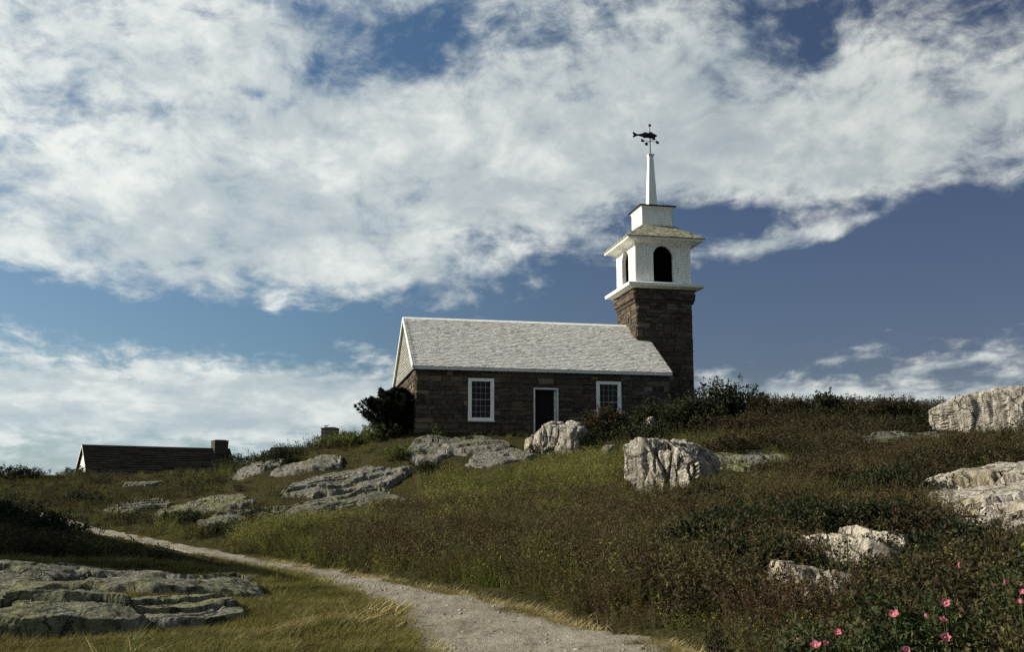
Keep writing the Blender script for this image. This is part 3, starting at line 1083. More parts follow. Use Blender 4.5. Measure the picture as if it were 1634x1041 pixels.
        # lapped boards on the face
        if k in (0, 3):
            cl = MB()
            zc = z0
            while zc < z1 - 0.01:
                zt = min(zc + 0.105, z1)
                hw2 = 0.0
                zm_ = (zc + zt) / 2
                if zm_ > zb and zm_ < zs + hw + 0.04:
                    hw2 = hw + 0.055 if zm_ < zs else math.sqrt(max(0, (hw + 0.055) ** 2 - (zm_ - zs) ** 2))
                for (xa, xb) in (((-BW + 0.09, -hw2), (hw2, BW - 0.09)) if hw2 > 0 else ((-BW + 0.09, BW - 0.09),)):
                    cl.add([(xa, y0_ - 0.028, zc), (xb, y0_ - 0.028, zc), (xb, y0_ - 0.004, zt), (xa, y0_ - 0.004, zt), (xa, y0_, zc), (xb, y0_, zc)], [(0, 1, 2, 3), (4, 5, 1, 0)])
                zc = zt
            tag(cl.build('clapboard', M['white_paint'], o), kind='stuff')
            for sx in (-1, 1):
                MB().box(sx * (BW - 0.045) - 0.045, sx * (BW - 0.045) + 0.045 - (0.002 if sx > 0 else 0), y0_ - 0.034, y0_ - 0.001, z0, z1).build('corner_board', M['white_paint'], o)
            # raised surround of the arch
            am = MB()
            for t in range(14):
                p, q_ = arc[t], arc[t + 1]
                f_ = (hw + 0.06) / hw

                def ex(r):
                    return (r[0] * f_, zs + (r[1] - zs) * f_)
                am.prism([p, q_, ex(q_), ex(p)], 1, y0_ - 0.045, y0_ + 0.01)
            for sx in (-1, 1):
                am.box(min(sx * hw, sx * (hw + 0.06)), max(sx * hw, sx * (hw + 0.06)), y0_ - 0.045, y0_ + 0.01, zb, zs)
            am.build('arch_surround', M['white_paint'], o)
            lv = MB()
            zz = zb + 0.02
            while zz < zs + hw - 0.05:
                half = hw if zz < zs else math.sqrt(max(0.0, hw**2 - (zz - zs) ** 2))
                lv.add([(-half, y0_ + 0.16, zz), (half, y0_ + 0.16, zz), (half, y0_ + 0.27, zz + 0.11), (-half, y0_ + 0.27, zz + 0.11)], [(0, 1, 2, 3)])
                zz += 0.09
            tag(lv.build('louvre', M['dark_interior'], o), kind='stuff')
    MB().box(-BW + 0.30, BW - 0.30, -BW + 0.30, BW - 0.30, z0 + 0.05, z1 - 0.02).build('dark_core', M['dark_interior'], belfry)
    # frieze and eaves of the belfry
    ev = MB()
    ev.frustum(CU, R_, TH + 0.03, cz(6.58), TH + 0.06, cz(6.66))
    ev.frustum(CU, R_, TH + 0.08, cz(6.66), 1.80, cz(6.765))
    ev.frustum(CU, R_, 1.93, cz(6.77), 1.955, cz(6.865))
    ev.build('belfry_eave', M['white_paint'], chapel)
    hr = MB()
    hr.frustum(CU, R_, 2.0, cz(6.868), 2.0, cz(6.898))
    hr.frustum(CU, R_, 1.995, cz(6.90), 0.81, cz(7.76))
    hip = hr.build('belfry_roof', M['mossy_shingle'], chapel)
    hs = MB()
    up = Vector((0, 1.19, 0.86))
    hl = up.length
    up.normalize()
    for k in range(4):
        rm = Matrix.Rotation(k * math.pi / 2, 3, 'Z')
        org = Vector((CU, R_, cz(6.905))) + rm @ Vector((0, -1.99, 0))
        shingle_field(hs, org, rm @ Vector((1, 0, 0)), rm @ up, rm @ Vector((0, -up.z, up.y)),
                      lambda s: (-1.99 + 1.19 * s / hl, 1.99 - 1.19 * s / hl), hl, 0.13, rng, 0.11, 0.2, 0.006)
    tag(hs.build('shingles', M['mossy_shingle'], hip), kind='stuff')
    # lantern box with its dark cap, then the spire
    bx = MB().frustum(CU, R_, 0.79, cz(7.70), 0.79, cz(8.70))
    box = bx.build('lantern_box', M['white_paint'], chapel)
    cl = MB()
    for k in range(4):
        rm = Matrix.Rotation(k * math.pi / 2, 3, 'Z')
        zc = cz(7.76)
        while zc < cz(8.64):
            pts = [(-0.79, -0.815, zc), (0.79, -0.815, zc), (0.79, -0.794, zc + 0.1), (-0.79, -0.794, zc + 0.1), (-0.79, -0.79, zc), (0.79, -0.79, zc)]
            cl.add([Vector((CU, R_, 0)) + rm @ Vector(p) for p in pts], [(0, 1, 2, 3), (4, 5, 1, 0)])
            zc += 0.1
    tag(cl.build('clapboard', M['white_paint'], box), kind='stuff')
    MB().frustum(CU, R_, 0.82, cz(8.62), 0.88, cz(8.74)).build('lantern_frieze', M['white_paint'], chapel)
    cp = MB()
    cp.frustum(CU, R_, 0.945, cz(8.745), 0.945, cz(8.80))
    cp.frustum(CU, R_, 0.94, cz(8.802), 0.24, cz(8.95))
    cp.build('lantern_cap', M['tar'], chapel)
    MB().frustum(CU, R_, 0.235, cz(8.85), 0.112, cz(11.66)).build('spire', M['white_paint'], chapel)
    MB().frustum(CU, R_, 0.125, cz(11.60), 0.165, cz(11.72)).build('spire_cap', M['white_trim'], chapel)
    # --- weathervane
    vane = empty('weathervane', (CU, R_, cz(11.7)), 0, chapel)
    MB().tube([(0, 0, 0), (0, 0, 0.9), (0, 0, 1.58)], [0.028, 0.024, 0.014], 8).build('rod', M['iron'], vane)
    bm = bmesh.new()
    bmesh.ops.create_uvsphere(bm, u_segments=14, v_segments=8, radius=0.075)
    me = bpy.data.meshes.new('ball')
    bm.to_mesh(me)
    bm.free()
    link('ball', me, M['iron'], vane, (0, 0, 1.60))
    ar = MB()
    for ang in (0.12, 0.12 + math.pi / 2):
        ca, sa = math.cos(ang) * 0.44, math.sin(ang) * 0.44
        ar.tube([(-ca, -sa, 0.74), (ca, sa, 0.74)], [0.012, 0.012], 6)
    ar.build('cross_arm', M['iron'], vane)
    for i, ang in enumerate((0.12, 0.12 + math.pi / 2, 0.12 + math.pi, 0.12 + 1.5 * math.pi)):
        ca, sa = math.cos(ang) * 0.42, math.sin(ang) * 0.42
        pl = MB()
        pl.prism([(-0.08, -0.07), (0.07, -0.09), (0.09, 0.05), (0.02, 0.02), (-0.03, 0.09), (-0.09, 0.06)] if i % 2 == 0 else [(-0.07, -0.08), (0.08, -0.07), (0.07, 0.09), (-0.08, 0.07)], 1, -0.012, 0.012)
        pl.build('marker', M['iron'], vane, loc=(ca, sa, 0.74))
    # the fish: a solid body with fins and a forked tail, head to the right
    prof = [(-0.62, 0.05), (-0.5, 0.055), (-0.36, 0.085), (-0.15, 0.135), (0.08, 0.15), (0.28, 0.125), (0.42, 0.07), (0.49, 0.018)]
    fv_, ff = [], []
    seg = 12
    for (xx, rr) in prof:
        for s_ in range(seg):
            t = 2 * math.pi * s_ / seg
            fv_.append((xx, math.cos(t) * rr * 0.5, math.sin(t) * rr))
    for i in range(len(prof) - 1):
        for s_ in range(seg):
            ff.append((i * seg + s_, i * seg + (s_ + 1) % seg, (i + 1) * seg + (s_ + 1) % seg, (i + 1) * seg + s_))
    ff.append(tuple(range(seg))[::-1])
    ff.append(tuple((len(prof) - 1) * seg + s_ for s_ in range(seg)))
    fish = MB().add(fv_, ff).build('fish', M['iron'], vane, smooth=True, loc=(-0.10, 0, 1.05), rot=(0, -0.03, 0))
    MB().prism([(-0.58, 0.04), (-0.58, -0.04), (-0.80, -0.15), (-0.84, -0.10), (-0.77, 0.0), (-0.84, 0.10), (-0.80, 0.15)], 1, -0.015, 0.015).build('tail_fin', M['iron'], fish)
    fins = MB()
    fins.prism([(-0.30, 0.08), (-0.22, 0.17), (-0.06, 0.155), (0.0, 0.10)], 1, -0.012, 0.012)
    fins.prism([(0.02, 0.11), (0.10, 0.205), (0.24, 0.165), (0.28, 0.10)], 1, -0.012, 0.012)
    fins.prism([(-0.30, -0.08), (-0.24, -0.165), (-0.10, -0.13), (-0.05, -0.10)], 1, -0.012, 0.012)
    fins.prism([(0.10, -0.11), (0.08, -0.20), (0.22, -0.15), (0.26, -0.10)], 1, -0.012, 0.012)
    fins.build('fin', M['iron'], fish)


build_chapel()


# ------------------------------------------------------------------ other houses
def house(name, label, origin, yaw, length, depth, wall_h, rise, roof_mat, wall_mat, gable_mat, chimneys=(), windows=(), cat='house', hip=0.0):
    h = empty(name, origin, yaw)
    tag(h, label, cat)
    MB().box(0, length, 0, depth, -1.5, wall_h).build('wall', wall_mat, h)
    o = 0.25
    zr = wall_h + rise
    r = MB()
    if hip:
        e = wall_h - 0.06
        vs = [(-o, -o, e), (length + o, -o, e), (length + o, depth + o, e), (-o, depth + o, e), (hip, depth / 2, zr), (length - hip, depth / 2, zr)]
        r.add(vs, [(0, 1, 5, 4), (1, 2, 5), (2, 3, 4, 5), (3, 0, 4), (0, 3, 2, 1)])
    else:
        k = rise / (depth / 2)
        for s in (0, 1):
            def q(v, z):
                return (v if s == 0 else depth - v, z)
            r.prism([q(-o, wall_h - o * k + 0.10), q(depth / 2, zr + 0.10), q(depth / 2, zr), q(-o, wall_h - o * k)], 0, -0.2, length + 0.2)
        for (xa, xb) in ((0.0, 0.2), (length - 0.2, length)):
            MB().prism([(0, wall_h), (depth, wall_h), (depth / 2, zr - 0.02)], 0, xa, xb).build('gable', gable_mat, h)
            for s in (0, 1):
                def q(v, z):
                    return (v if s == 0 else depth - v, z)
                xo = -0.215 if xa == 0 else length + 0.202
                MB().prism([q(-o, wall_h - o * k - 0.03), q(-o, wall_h - o * k + 0.115), q(depth / 2, zr + 0.115), q(depth / 2, zr - 0.04)], 0, xo, xo + 0.014).build('rake_board', M['white_trim'] if gable_mat == M['white_trim'] else M['dark_wood'], h)
    rf = r.build('roof', roof_mat, h)
    if not hip:
        sh = MB()
        k = rise / (depth / 2)
        up = Vector((0, depth / 2 + o, rise + o * k)).normalized()
        nn = Vector((0, -up.z, up.y))
        ln = math.hypot(depth / 2 + o, rise + o * k)
        n = int(ln / 0.28)
        for i in range(n):
            a = Vector((0, -o, wall_h - o * k + 0.10)) + up * (i * ln / n)
            x = -0.2
            while x < length + 0.19:
                w_ = min(random.uniform(0.5, 1.1), length + 0.2 - x)
                t = random.uniform(0.012, 0.03)
                p = [a + Vector((x, 0, 0)), a + Vector((x + w_, 0, 0)), a + Vector((x + w_, 0, 0)) + nn * t, a + Vector((x, 0, 0)) + nn * t,
                     a + Vector((x + w_, 0, 0)) + up * (ln / n) + nn * 0.003, a + Vector((x, 0, 0)) + up * (ln / n) + nn * 0.003]
                sh.add(p, [(0, 1, 2, 3), (3, 2, 4, 5)])
                x += w_
        tag(sh.build('shingles', roof_mat, rf), kind='stuff')
    for (x, y, w_, d_, zt) in chimneys:
        ch = MB().box(x, x + w_, y, y + d_, wall_h, zt)
        ch.box(x - 0.02, x + w_ + 0.02, y - 0.02, y + d_ + 0.02, zt - 0.30, zt - 0.24)
        ch.box(x - 0.03, x + w_ + 0.03, y - 0.03, y + d_ + 0.03, zt - 0.08, zt + 0.001)
        c = ch.build('chimney', M['fieldstone'], h)
        MB().box(x + 0.15, x + w_ - 0.15, y + 0.15, y + d_ - 0.15, zt - 0.05, zt + 0.05).build('flue', M['tar'], c)
    for (x, y, rz, z, w_, hh) in windows:
        wn = empty('window', (x, y, z), rz, h)
        f = MB().box(0, 0.1, -0.05, 0.02, 0, hh).box(w_ - 0.1, w_, -0.05, 0.02, 0, hh).box(0.1, w_ - 0.1, -0.045, 0.02, 0, 0.1).box(0.1, w_ - 0.1, -0.045, 0.02, hh - 0.1, hh).box(0.1, w_ - 0.1, -0.04, 0.02, hh / 2 - 0.03, hh / 2 + 0.03)
        f.build('frame', M['white_trim'], wn)
        MB().box(0.1, w_ - 0.1, -0.02, 0.01, 0.1, hh / 2 - 0.03).build('pane', M['window_glass'], wn)
        MB().box(0.1, w_ - 0.1, -0.02, 0.01, hh / 2 + 0.03, hh - 0.1).build('pane', M['window_glass'], wn)
    return h


def build_houses():
    # cottage down the far side of the hill, only its roof showing
    pr = at(131, 710, 83)                 # left end of the ridge
    yaw = 0.56
    dep, rise, ln = 7.0, 3.1, 11.5
    org = pr - np.array([-math.sin(yaw) * dep / 2, math.cos(yaw) * dep / 2, 0])
    wall_h = 3.0
    zb = pr[2] - rise - wall_h - 0.1
    house('cottage', 'low cottage with a dark roof and one end chimney, far left on the skyline', (org[0] + 0.2, org[1], zb), yaw, ln, dep, wall_h, rise, M['dark_roofing'], M['fieldstone'], M['white_trim'],
          chimneys=[(ln - 1.25, dep / 2 - 0.55, 1.15, 1.1, wall_h + rise + 0.75)])
    # house hidden behind the brow, its chimney looking over
    c = at(527, 684, 66)
    ln, dep = 7.0, 6.0
    wall_h, rise = 2.6, 1.6
    zt = wall_h + rise + 1.3
    house('hidden_house', 'house behind the grassy brow showing only a square dark chimney left of the bush', (c[0] - 3.5, c[1] - 3.0, c[2] - zt), 0.0, ln, dep, wall_h, rise, M['dark_roofing'], M['fieldstone'], M['cedar_shingle'],
          chimneys=[(3.5 - 0.49, 3.0 - 0.45, 0.98, 0.9, zt)])
    # gull on that chimney
    g = empty('gull', (c[0] - 0.25, c[1] - 0.1, c[2] + 0.05), 0.3)
    g.scale = (0.62, 0.62, 0.62)
    tag(g, 'small white gull perched on the lone chimney on the skyline', 'gull')
    prof = [(-0.26, 0.012), (-0.17, 0.035), (-0.05, 0.075), (0.06, 0.085), (0.14, 0.065), (0.17, 0.05), (0.19, 0.052), (0.23, 0.05), (0.27, 0.02)]
    cen = [0.13, 0.13, 0.14, 0.155, 0.18, 0.21, 0.25, 0.265, 0.262]
    b = MB()
    b.tube([(x, 0, z) for (x, _), z in zip(prof, cen)], [r for _, r in prof], 10)
    b.build('body', M['gull_white'], g, smooth=True)
    for s in (-1, 1):
        MB().add([(0.10, s * 0.075, 0.20), (-0.05, s * 0.095, 0.17), (-0.30, s * 0.03, 0.135), (-0.08, s * 0.05, 0.225), (0.08, s * 0.088, 0.15), (-0.1, s * 0.09, 0.12)],
                 [(0, 1, 3), (1, 2, 3), (0, 4, 1), (4, 5, 1), (5, 2, 1)]).build('wing', M['gull_grey'], g)
        MB().tube([(0.02, s * 0.03, 0.09), (0.02, s * 0.03, 0.0)], [0.008, 0.008], 5).build('leg', M['beak'], g)
    MB().tube([(0.27, 0, 0.262), (0.33, 0, 0.25)], [0.014, 0.004], 6).build('beak', M['beak'], g)
    # house added just outside the frame to cast the shadow on the left hollow
    c0 = np.array([-16.5, 18.6])
    d1 = np.array([-9.2, 14.2])
    yaw = math.atan2(d1[1], d1[0])       # runs away from the viewer, to the left
    yaw2 = yaw + math.pi / 2
    ln = 30.0
    # local x along d1, local y to the left of it: the side towards the view is y = 0 when mirrored, so start at the far corner
    far = c0 + d1 / np.linalg.norm(d1) * ln
    house('shadow_caster_house', 'unseen hip roofed house added left of the view to shade the hollow', (c0[0], c0[1], 0.3), yaw, ln, 9.0, 6.9, 1.0, M['dark_roofing'], M['white_paint'], M['white_paint'],
          windows=[(ln - 2.6 - 3.2 * i, -0.0, 0.0, z, 1.1, 1.7) for i in range(8) for z in (0.9, 3.9)], hip=4.0)


build_houses()

# ------------------------------------------------------------------ rocks
ROCKS = []
ICO = {}


def ico(sub):
    if sub not in ICO:
        bm = bmesh.new()
        bmesh.ops.create_icosphere(bm, subdivisions=sub, radius=1.0)
        v = np.array([q.co[:] for q in bm.verts])
        f = np.array([[q.index for q in p.verts] for p in bm.faces])
        bm.free()
        ICO[sub] = (v / np.linalg.norm(v, axis=1)[:, None], f)
    return ICO[sub]


def cells(p, seed):
    """voronoi cells: a random value for each cell and the distance to its edge"""
    i = np.floor(p).astype(np.int64)
    f1 = np.full(len(p), 9.0)
    f2 = np.full(len(p), 9.0)
    val = np.zeros(len(p))
    for dx in (-1, 0, 1):
        for dy in (-1, 0, 1):
            for dz in (-1, 0, 1):
                a, b, c = i[:, 0] + dx, i[:, 1] + dy, i[:, 2] + dz
                q = np.stack([a + _hash(a, b, c, seed), b + _hash(a, b, c, seed + 1), c + _hash(a, b, c, seed + 2)], 1)
                d = np.linalg.norm(p - q, axis=1)
                near = d < f1
                f2 = np.where(near, f1, np.minimum(f2, d))
                val = np.where(near, _hash(a, b, c, seed + 4), val)
                f1 = np.where(near, d, f1)
    return val, f2 - f1


def rock(label, px0, px1, pt, pb, Y, depth, mat, seed, name='boulder', group=None, sink=0.35, tilt=(0, 0, 0), sub=5, planes=20, rough=1.0, cleft=0.0, flat=0.0, strat=0.0, extra=()):
    rg = np.random.default_rng(seed)
    a = at(px0, pb, Y)
    b = at(px1, pb, Y)
    t = at((px0 + px1) / 2, pt, Y)
    hx = (b[0] - a[0]) / 2
    zt, zb = t[2], a[2]
    x, y = (a[0] + b[0]) / 2, Y + depth * 0.25
    zb = min(zb, gz(x, Y)) - sink
    hz = (zt - zb) / 2
    d, f = ico(sub)
    # a convex block: rounded intersection of random planes
    nrm = rg.normal(size=(planes, 3))
    nrm /= np.linalg.norm(nrm, axis=1)[:, None]
    off = rg.uniform(0.80, 1.0, planes)
    ext = [(0, 0, 1), (0, 0, -1), (1, 0, 0), (-1, 0, 0), (0, -1, 0), (0, 1, 0)]
    exo = [0.86 - 0.1 * flat, 0.9, 0.93, 0.93, 0.9, 0.9]
    nrm = np.r_[nrm, np.array(ext + [e[0] for e in extra], float)]
    off = np.r_[off, exo + [e[1] for e in extra]]
    q = (d @ nrm.T) / off[None]
    pw = 30
    rad = (np.sum(np.clip(q, 0, None) ** pw, 1)) ** (-1 / pw)
    v = d * rad[:, None] * np.array([hx, depth / 2, hz]) * 1.09
    s3 = np.array([seed * 3.1, seed * 1.7, seed * 0.9])
    sc = min(1.0, (hx * depth * hz) ** (1 / 3))
    dirn = d.copy()
    dirn[:, 2] *= 1.5
    dirn /= np.linalg.norm(dirn, axis=1)[:, None]
    s_ = max(sc, 0.4)
    amp = (0.06 * fbm(v * 0.8 / s_ + s3, 2, seed) + 0.020 * fbm(v * 4.5 / s_ + s3, 4, seed + 5, 0.65)) * sc * rough
    # the block breaks along joints: each piece sits a little in or out, with a crack between
    if cleft:
        st = np.array((1.7, 1.2, 0.24))
        dp, cr = cleft * 0.75, cleft * 0.8
    elif strat:
        st = np.array((0.42, 0.42, 2.4 / max(s_, 0.6)))
        dp, cr = 0.11 * strat * s_ + 0.03, 0.10 * s_
    else:
        st = np.array((0.8, 0.8, 0.8)) / s_
        dp, cr = 0.09 * sc, 0.09 * sc
    warp = np.stack([vnoise(v * 1.1 + s3 + 7 * k, seed + 200 + k) for k in range(3)], 1)
    cv, edge = cells((v + warp * 0.16 * s_) * st + s3 * 0.37, seed)
    amp += rough * (dp * (cv - 0.5) * 2 - cr * np.exp(-(edge / 0.055) ** 2))
    cv, edge = cells((v + warp * 0.12 * s_) * st * 2.3 + s3 * 0.71, seed + 3)
    amp += rough * 0.32 * (dp * (cv - 0.5) * 2 - cr * np.exp(-(edge / 0.07) ** 2))
    v = v + dirn * amp[:, None]
    R = np.array(Euler(tilt).to_matrix())
    v = v @ R.T
    me = np_mesh(name, v, f, smooth=True)
    me.set_sharp_from_angle(angle=math.radians(32))
    o = link(name, me, M[mat], None, (x, y, (zt + zb) / 2))
    tag(o, label, 'rock', group, 'thing')
    wv = v + np.array([x, y, (zt + zb) / 2])
    ROCKS.append((o, wv.min(0), wv.max(0), BVHTree.FromPolygons([tuple(p) for p in wv], [tuple(map(int, p)) for p in f])))
    return o


def hit(px, py):
    """where the view ray through a picture point meets the ground"""
    r = ray(px, py)
    t = np.arange(6, 90, 0.1)
    x, y, z = r[0] * t, r[1] * t, EYE + r[2] * t
    k = np.nonzero(ground(x, y) > z)[0]
    i = k[0] if len(k) else len(t) - 1
    return np.array([x[i], y[i]])


def outcrop(label, pl, pr, half, H, mat, seed, name='rock_ledge', sheets=3.0, dip=0.5, res=(150, 84), rise=0.0):
    """bedrock coming through the turf: an uneven sheet, broken into steps, that dives under the ground at its rim"""
    A, B = hit(*pl), hit(*pr)
    mid = (A + B) / 2
    ax = (B - A)
    la = np.linalg.norm(ax) / 2
    ax /= 2 * la
    up = np.array([-ax[1], ax[0]])
    if up[1] < 0:
        up = -up
    a, b = np.meshgrid(np.linspace(-1.25, 1.25, res[0]), np.linspace(-1.35, 1.35, res[1]))
    a, b = a.ravel(), b.ravel()
    X = mid[0] + ax[0] * a * la + up[0] * b * half
    Y = mid[1] + ax[1] * a * la + up[1] * b * half
    P3 = np.stack([X, Y, np.full_like(X, seed * 1.7)], 1)
    Q3 = np.stack([a * la, b * half, np.full_like(X, seed * 2.3)], 1)     # along and across the sheet
    H = H * 0.50
    # angular outline
    w1 = fbm(P3 * 0.55, 3, seed)
    w2 = fbm(P3 * 1.6, 3, seed + 3)
    cv, edge = cells(Q3 * np.array((0.30, 0.75, 1)) + 0.12 * w2[:, None], seed + 5)
    cv2, edge2 = cells(Q3 * np.array((0.9, 1.7, 1)) + 0.10 * w2[:, None], seed + 8)
    r = (np.abs(a) ** 2.4 + np.abs(b) ** 2.4) ** (1 / 2.4) + 0.20 * w1 + 0.10 * w2 + 0.16 * (cv - 0.5)
    env = np.clip((1.0 - r) / 0.26, -1.0, 1.0)
    q = (b * math.cos(dip) + a * math.sin(dip)) * sheets + 0.30 * w1 + 0.55 * (cv - 0.5) + 0.16 * (cv2 - 0.5) + 0.03 * w2
    fr = q - np.floor(q)
    step = np.where(fr < 0.045, fr / 0.045, 1 - 0.85 * (fr - 0.045) / 0.955)
    # the broken front of each sheet is angular
    step = step - 0.10 * (np.abs((Q3[:, 0] * 1.3 + 0.6 * w1 + 0.5 * cv2) % 1.0 - 0.5) * 2) * (fr < 0.35)
    h = H * (0.42 + 0.50 * step + 0.16 * (cv - 0.5) + 0.03 * (cv2 - 0.5) + 0.10 * w2)
    h -= H * 0.22 * np.exp(-(edge / 0.03) ** 2)
    h += rise * (a + 1) * 0.5
    h += 0.012 * fbm(P3 * 6.0, 3, seed + 11, 0.6)
    hh = np.where(env > 0, h * np.clip(env * 2.2, 0, 1), 0) - np.where(env < 0.25, (0.25 - env) * 0.55, 0)
    Z = ground(X, Y) + hh
    nx_, ny_ = res
    idx = np.arange(nx_ * ny_).reshape(ny_, nx_)
    f = np.stack([idx[:-1, :-1], idx[:-1, 1:], idx[1:, 1:], idx[1:, :-1]], -1).reshape(-1, 4)
    keep = (hh[f] > -0.5).any(1)
    f = f[keep]
    if ax[0] * up[1] - ax[1] * up[0] < 0:
        f = f[:, ::-1]
    used = np.unique(f)
    remap = np.zeros(len(X), int)
    remap[used] = np.arange(len(used))
    f = remap[f]
    org = np.array([mid[0], mid[1], gz(*mid)])
    v = np.stack([X, Y, Z], 1)[used]
    me = np_mesh(name, v - org, f, smooth=True)
    me.set_sharp_from_angle(angle=math.radians(32))
    o = link(name, me, M[mat], None, tuple(org))
    tag(o, label, 'rock', None, 'thing')
    ROCKS.append((o, v.min(0), v.max(0), BVHTree.FromPolygons([tuple(p) for p in v], [tuple(map(int, p)) for p in f])))
    return o


def build_rocks():
    # right hand side, sunlit and pale
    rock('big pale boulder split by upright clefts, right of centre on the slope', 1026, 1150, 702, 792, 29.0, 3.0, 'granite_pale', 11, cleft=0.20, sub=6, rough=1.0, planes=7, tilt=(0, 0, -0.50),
         extra=[((-0.75, -0.1, -0.66), 0.74), ((0.25, -0.2, 0.95), 0.90)])
    outcrop('low grassy ledge continuing right from the cleft boulder', (1125, 745), (1262, 738), 1.5, 0.5, 'granite_dark', 12, sheets=1.4)
    rock('white boulder cropped by the right edge on the skyline', 1512, 1750, 618, 684, 37.0, 3.6, 'granite_pale', 13, cleft=0.10, sub=6, planes=9, tilt=(0, -0.04, -0.45), extra=[((-0.55, -0.1, 0.83), 0.86)])
    outcrop('broad smooth slab cropped by the right edge, above the speckled one', (1492, 808), (1790, 768), 2.1, 0.60, 'granite_pale', 14, 'rock_slab', sheets=0.7, dip=0.3, rise=0.3)
    outcrop('speckled white slab at the right edge, below the smooth one', (1505, 862), (1760, 846), 1.15, 0.62, 'granite_pale', 15, 'rock_slab', sheets=0.6, dip=-0.4)
    outcrop('flat lichened rock in the lower right scrub, above the leaning stone', (1288, 893), (1482, 890), 0.85, 0.90, 'granite_pale', 16, 'rock_slab', sheets=1.5)
    rock('leaning light stone low right, left of the rose flowers', 1236, 1362, 898, 958, 12.2, 1.1, 'granite_pale', 17, planes=8, flat=0.5, tilt=(0, 0.16, 0), rough=0.8)
    rock('thin flat stone at the right edge among the roses', 1584, 1660, 890, 915, 12.4, 0.9, 'granite_lichen', 18, name='rock_slab', flat=0.9, sub=4, sink=0.2)
    rock('tiny flat stone left of the right edge, under the speckled slab', 1549, 1583, 866, 880, 14.0, 0.5, 'granite_pale', 19, name='stone_flat', flat=0.9, sub=4, sink=0.2)
    outcrop('long thin ledge just below the right skyline shrubs', (1345, 712), (1520, 700), 0.9, 0.45, 'granite_lichen', 20, sheets=1.5)
    rock('small pale stone among the dark shrubs below the tower', 1022, 1054, 664, 690, 43.4, 0.9, 'granite_pale', 21, name='stone_round', sub=4, sink=0.5)
    rock('small grey stone left of the cleft boulder', 958, 992, 707, 722, 38.5, 0.8, 'granite_lichen', 22, name='stone_round', sub=4)
    # in front of the chapel
    rock('knobbly white boulder in front of the chapel door', 842, 934, 671, 716, 41.6, 1.9, 'granite_pale', 23, cleft=0.12, rough=1.0, sub=6, planes=9, tilt=(0, 0, -0.35), extra=[((-0.7, -0.1, 0.7), 0.76), ((0.3, -0.3, 0.9), 0.85)])
    outcrop('flat ledge under the left window of the chapel', (658, 722), (810, 717), 0.85, 0.62, 'granite_grey', 24, sheets=1.3, dip=0.05)
    outcrop('smooth pale slab lying below the white door boulder', (752, 740), (852, 730), 0.9, 0.35, 'granite_grey', 25, 'rock_slab', sheets=1.2)
    # left slope
    outcrop('upper of two long slabs slanting down left of the chapel', (436, 794), (662, 752), 1.4, 0.62, 'granite_grey', 26, 'rock_slab', sheets=0.9, dip=0.10, res=(190, 100))
    outcrop('lower of two long slabs, greenish with lichen, left of the grassy slope', (368, 836), (645, 794), 2.0, 0.66, 'granite_lichen', 27, 'rock_slab', sheets=0.8, dip=0.12, res=(190, 100))
    outcrop('grey rock on the left brow, right of the cottage', (384, 756), (440, 750), 0.8, 0.60, 'granite_grey', 28, sheets=1.6)
    outcrop('low grey ledge below the lone chimney', (430, 758), (566, 744), 0.9, 0.45, 'granite_grey', 29, sheets=1.8)
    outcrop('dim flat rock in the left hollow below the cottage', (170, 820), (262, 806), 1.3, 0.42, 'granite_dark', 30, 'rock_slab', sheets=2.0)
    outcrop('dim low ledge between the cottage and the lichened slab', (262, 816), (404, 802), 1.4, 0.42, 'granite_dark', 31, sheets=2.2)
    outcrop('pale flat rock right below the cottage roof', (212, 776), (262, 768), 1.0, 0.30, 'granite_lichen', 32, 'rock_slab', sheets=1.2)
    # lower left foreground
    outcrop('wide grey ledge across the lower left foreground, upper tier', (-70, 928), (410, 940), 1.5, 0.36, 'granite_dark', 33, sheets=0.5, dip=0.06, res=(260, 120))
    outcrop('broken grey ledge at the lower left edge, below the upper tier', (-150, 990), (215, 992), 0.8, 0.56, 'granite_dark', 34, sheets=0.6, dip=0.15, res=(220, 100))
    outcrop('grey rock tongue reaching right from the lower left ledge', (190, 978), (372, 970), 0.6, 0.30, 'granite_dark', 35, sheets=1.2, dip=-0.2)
    rock('low stone half buried in the shaded hollow at left', 60, 118, 856, 872, 27.0, 1.2, 'granite_grey', 36, name='stone_flat', flat=0.8, sub=4)


build_rocks()


def on_rock(x, y, zg, margin=0.04):
    for o, lo, hi, tree in ROCKS:
        if lo[0] < x < hi[0] and lo[1] < y < hi[1]:
            h = tree.ray_cast(Vector((x, y, hi[2] + 1)), Vector((0, 0, -1)))
            if h[0] is not None and h[0].z > zg + margin:
                return True
    return False


# ------------------------------------------------------------------ foliage building blocks
def leaf_quads(c, d, n, length, width):
    """diamond leaves folded along the midrib. c, d(direction), n(normal): (N,3)"""
    d = d / np.linalg.norm(d, axis=1)[:, None]
    s = np.cross(d, n)
    s /= np.linalg.norm(s, axis=1)[:, None] + 1e-9
    nn = np.cross(s, d)
    l = length[:, None]
    w_ = width[:, None]
    v = np.stack([c, c + d * l * 0.45 + s * w_ * 0.5 + nn * w_ * 0.18, c + d * l - nn * l * 0.08, c + d * l * 0.45 - s * w_ * 0.5 + nn * w_ * 0.18], 1).reshape(-1, 3)
    k = np.arange(len(c))[:, None] * 4
    f = np.concatenate([k + np.array([[0, 1, 2]]), k + np.array([[0, 2, 3]])], 0)
    return v, f


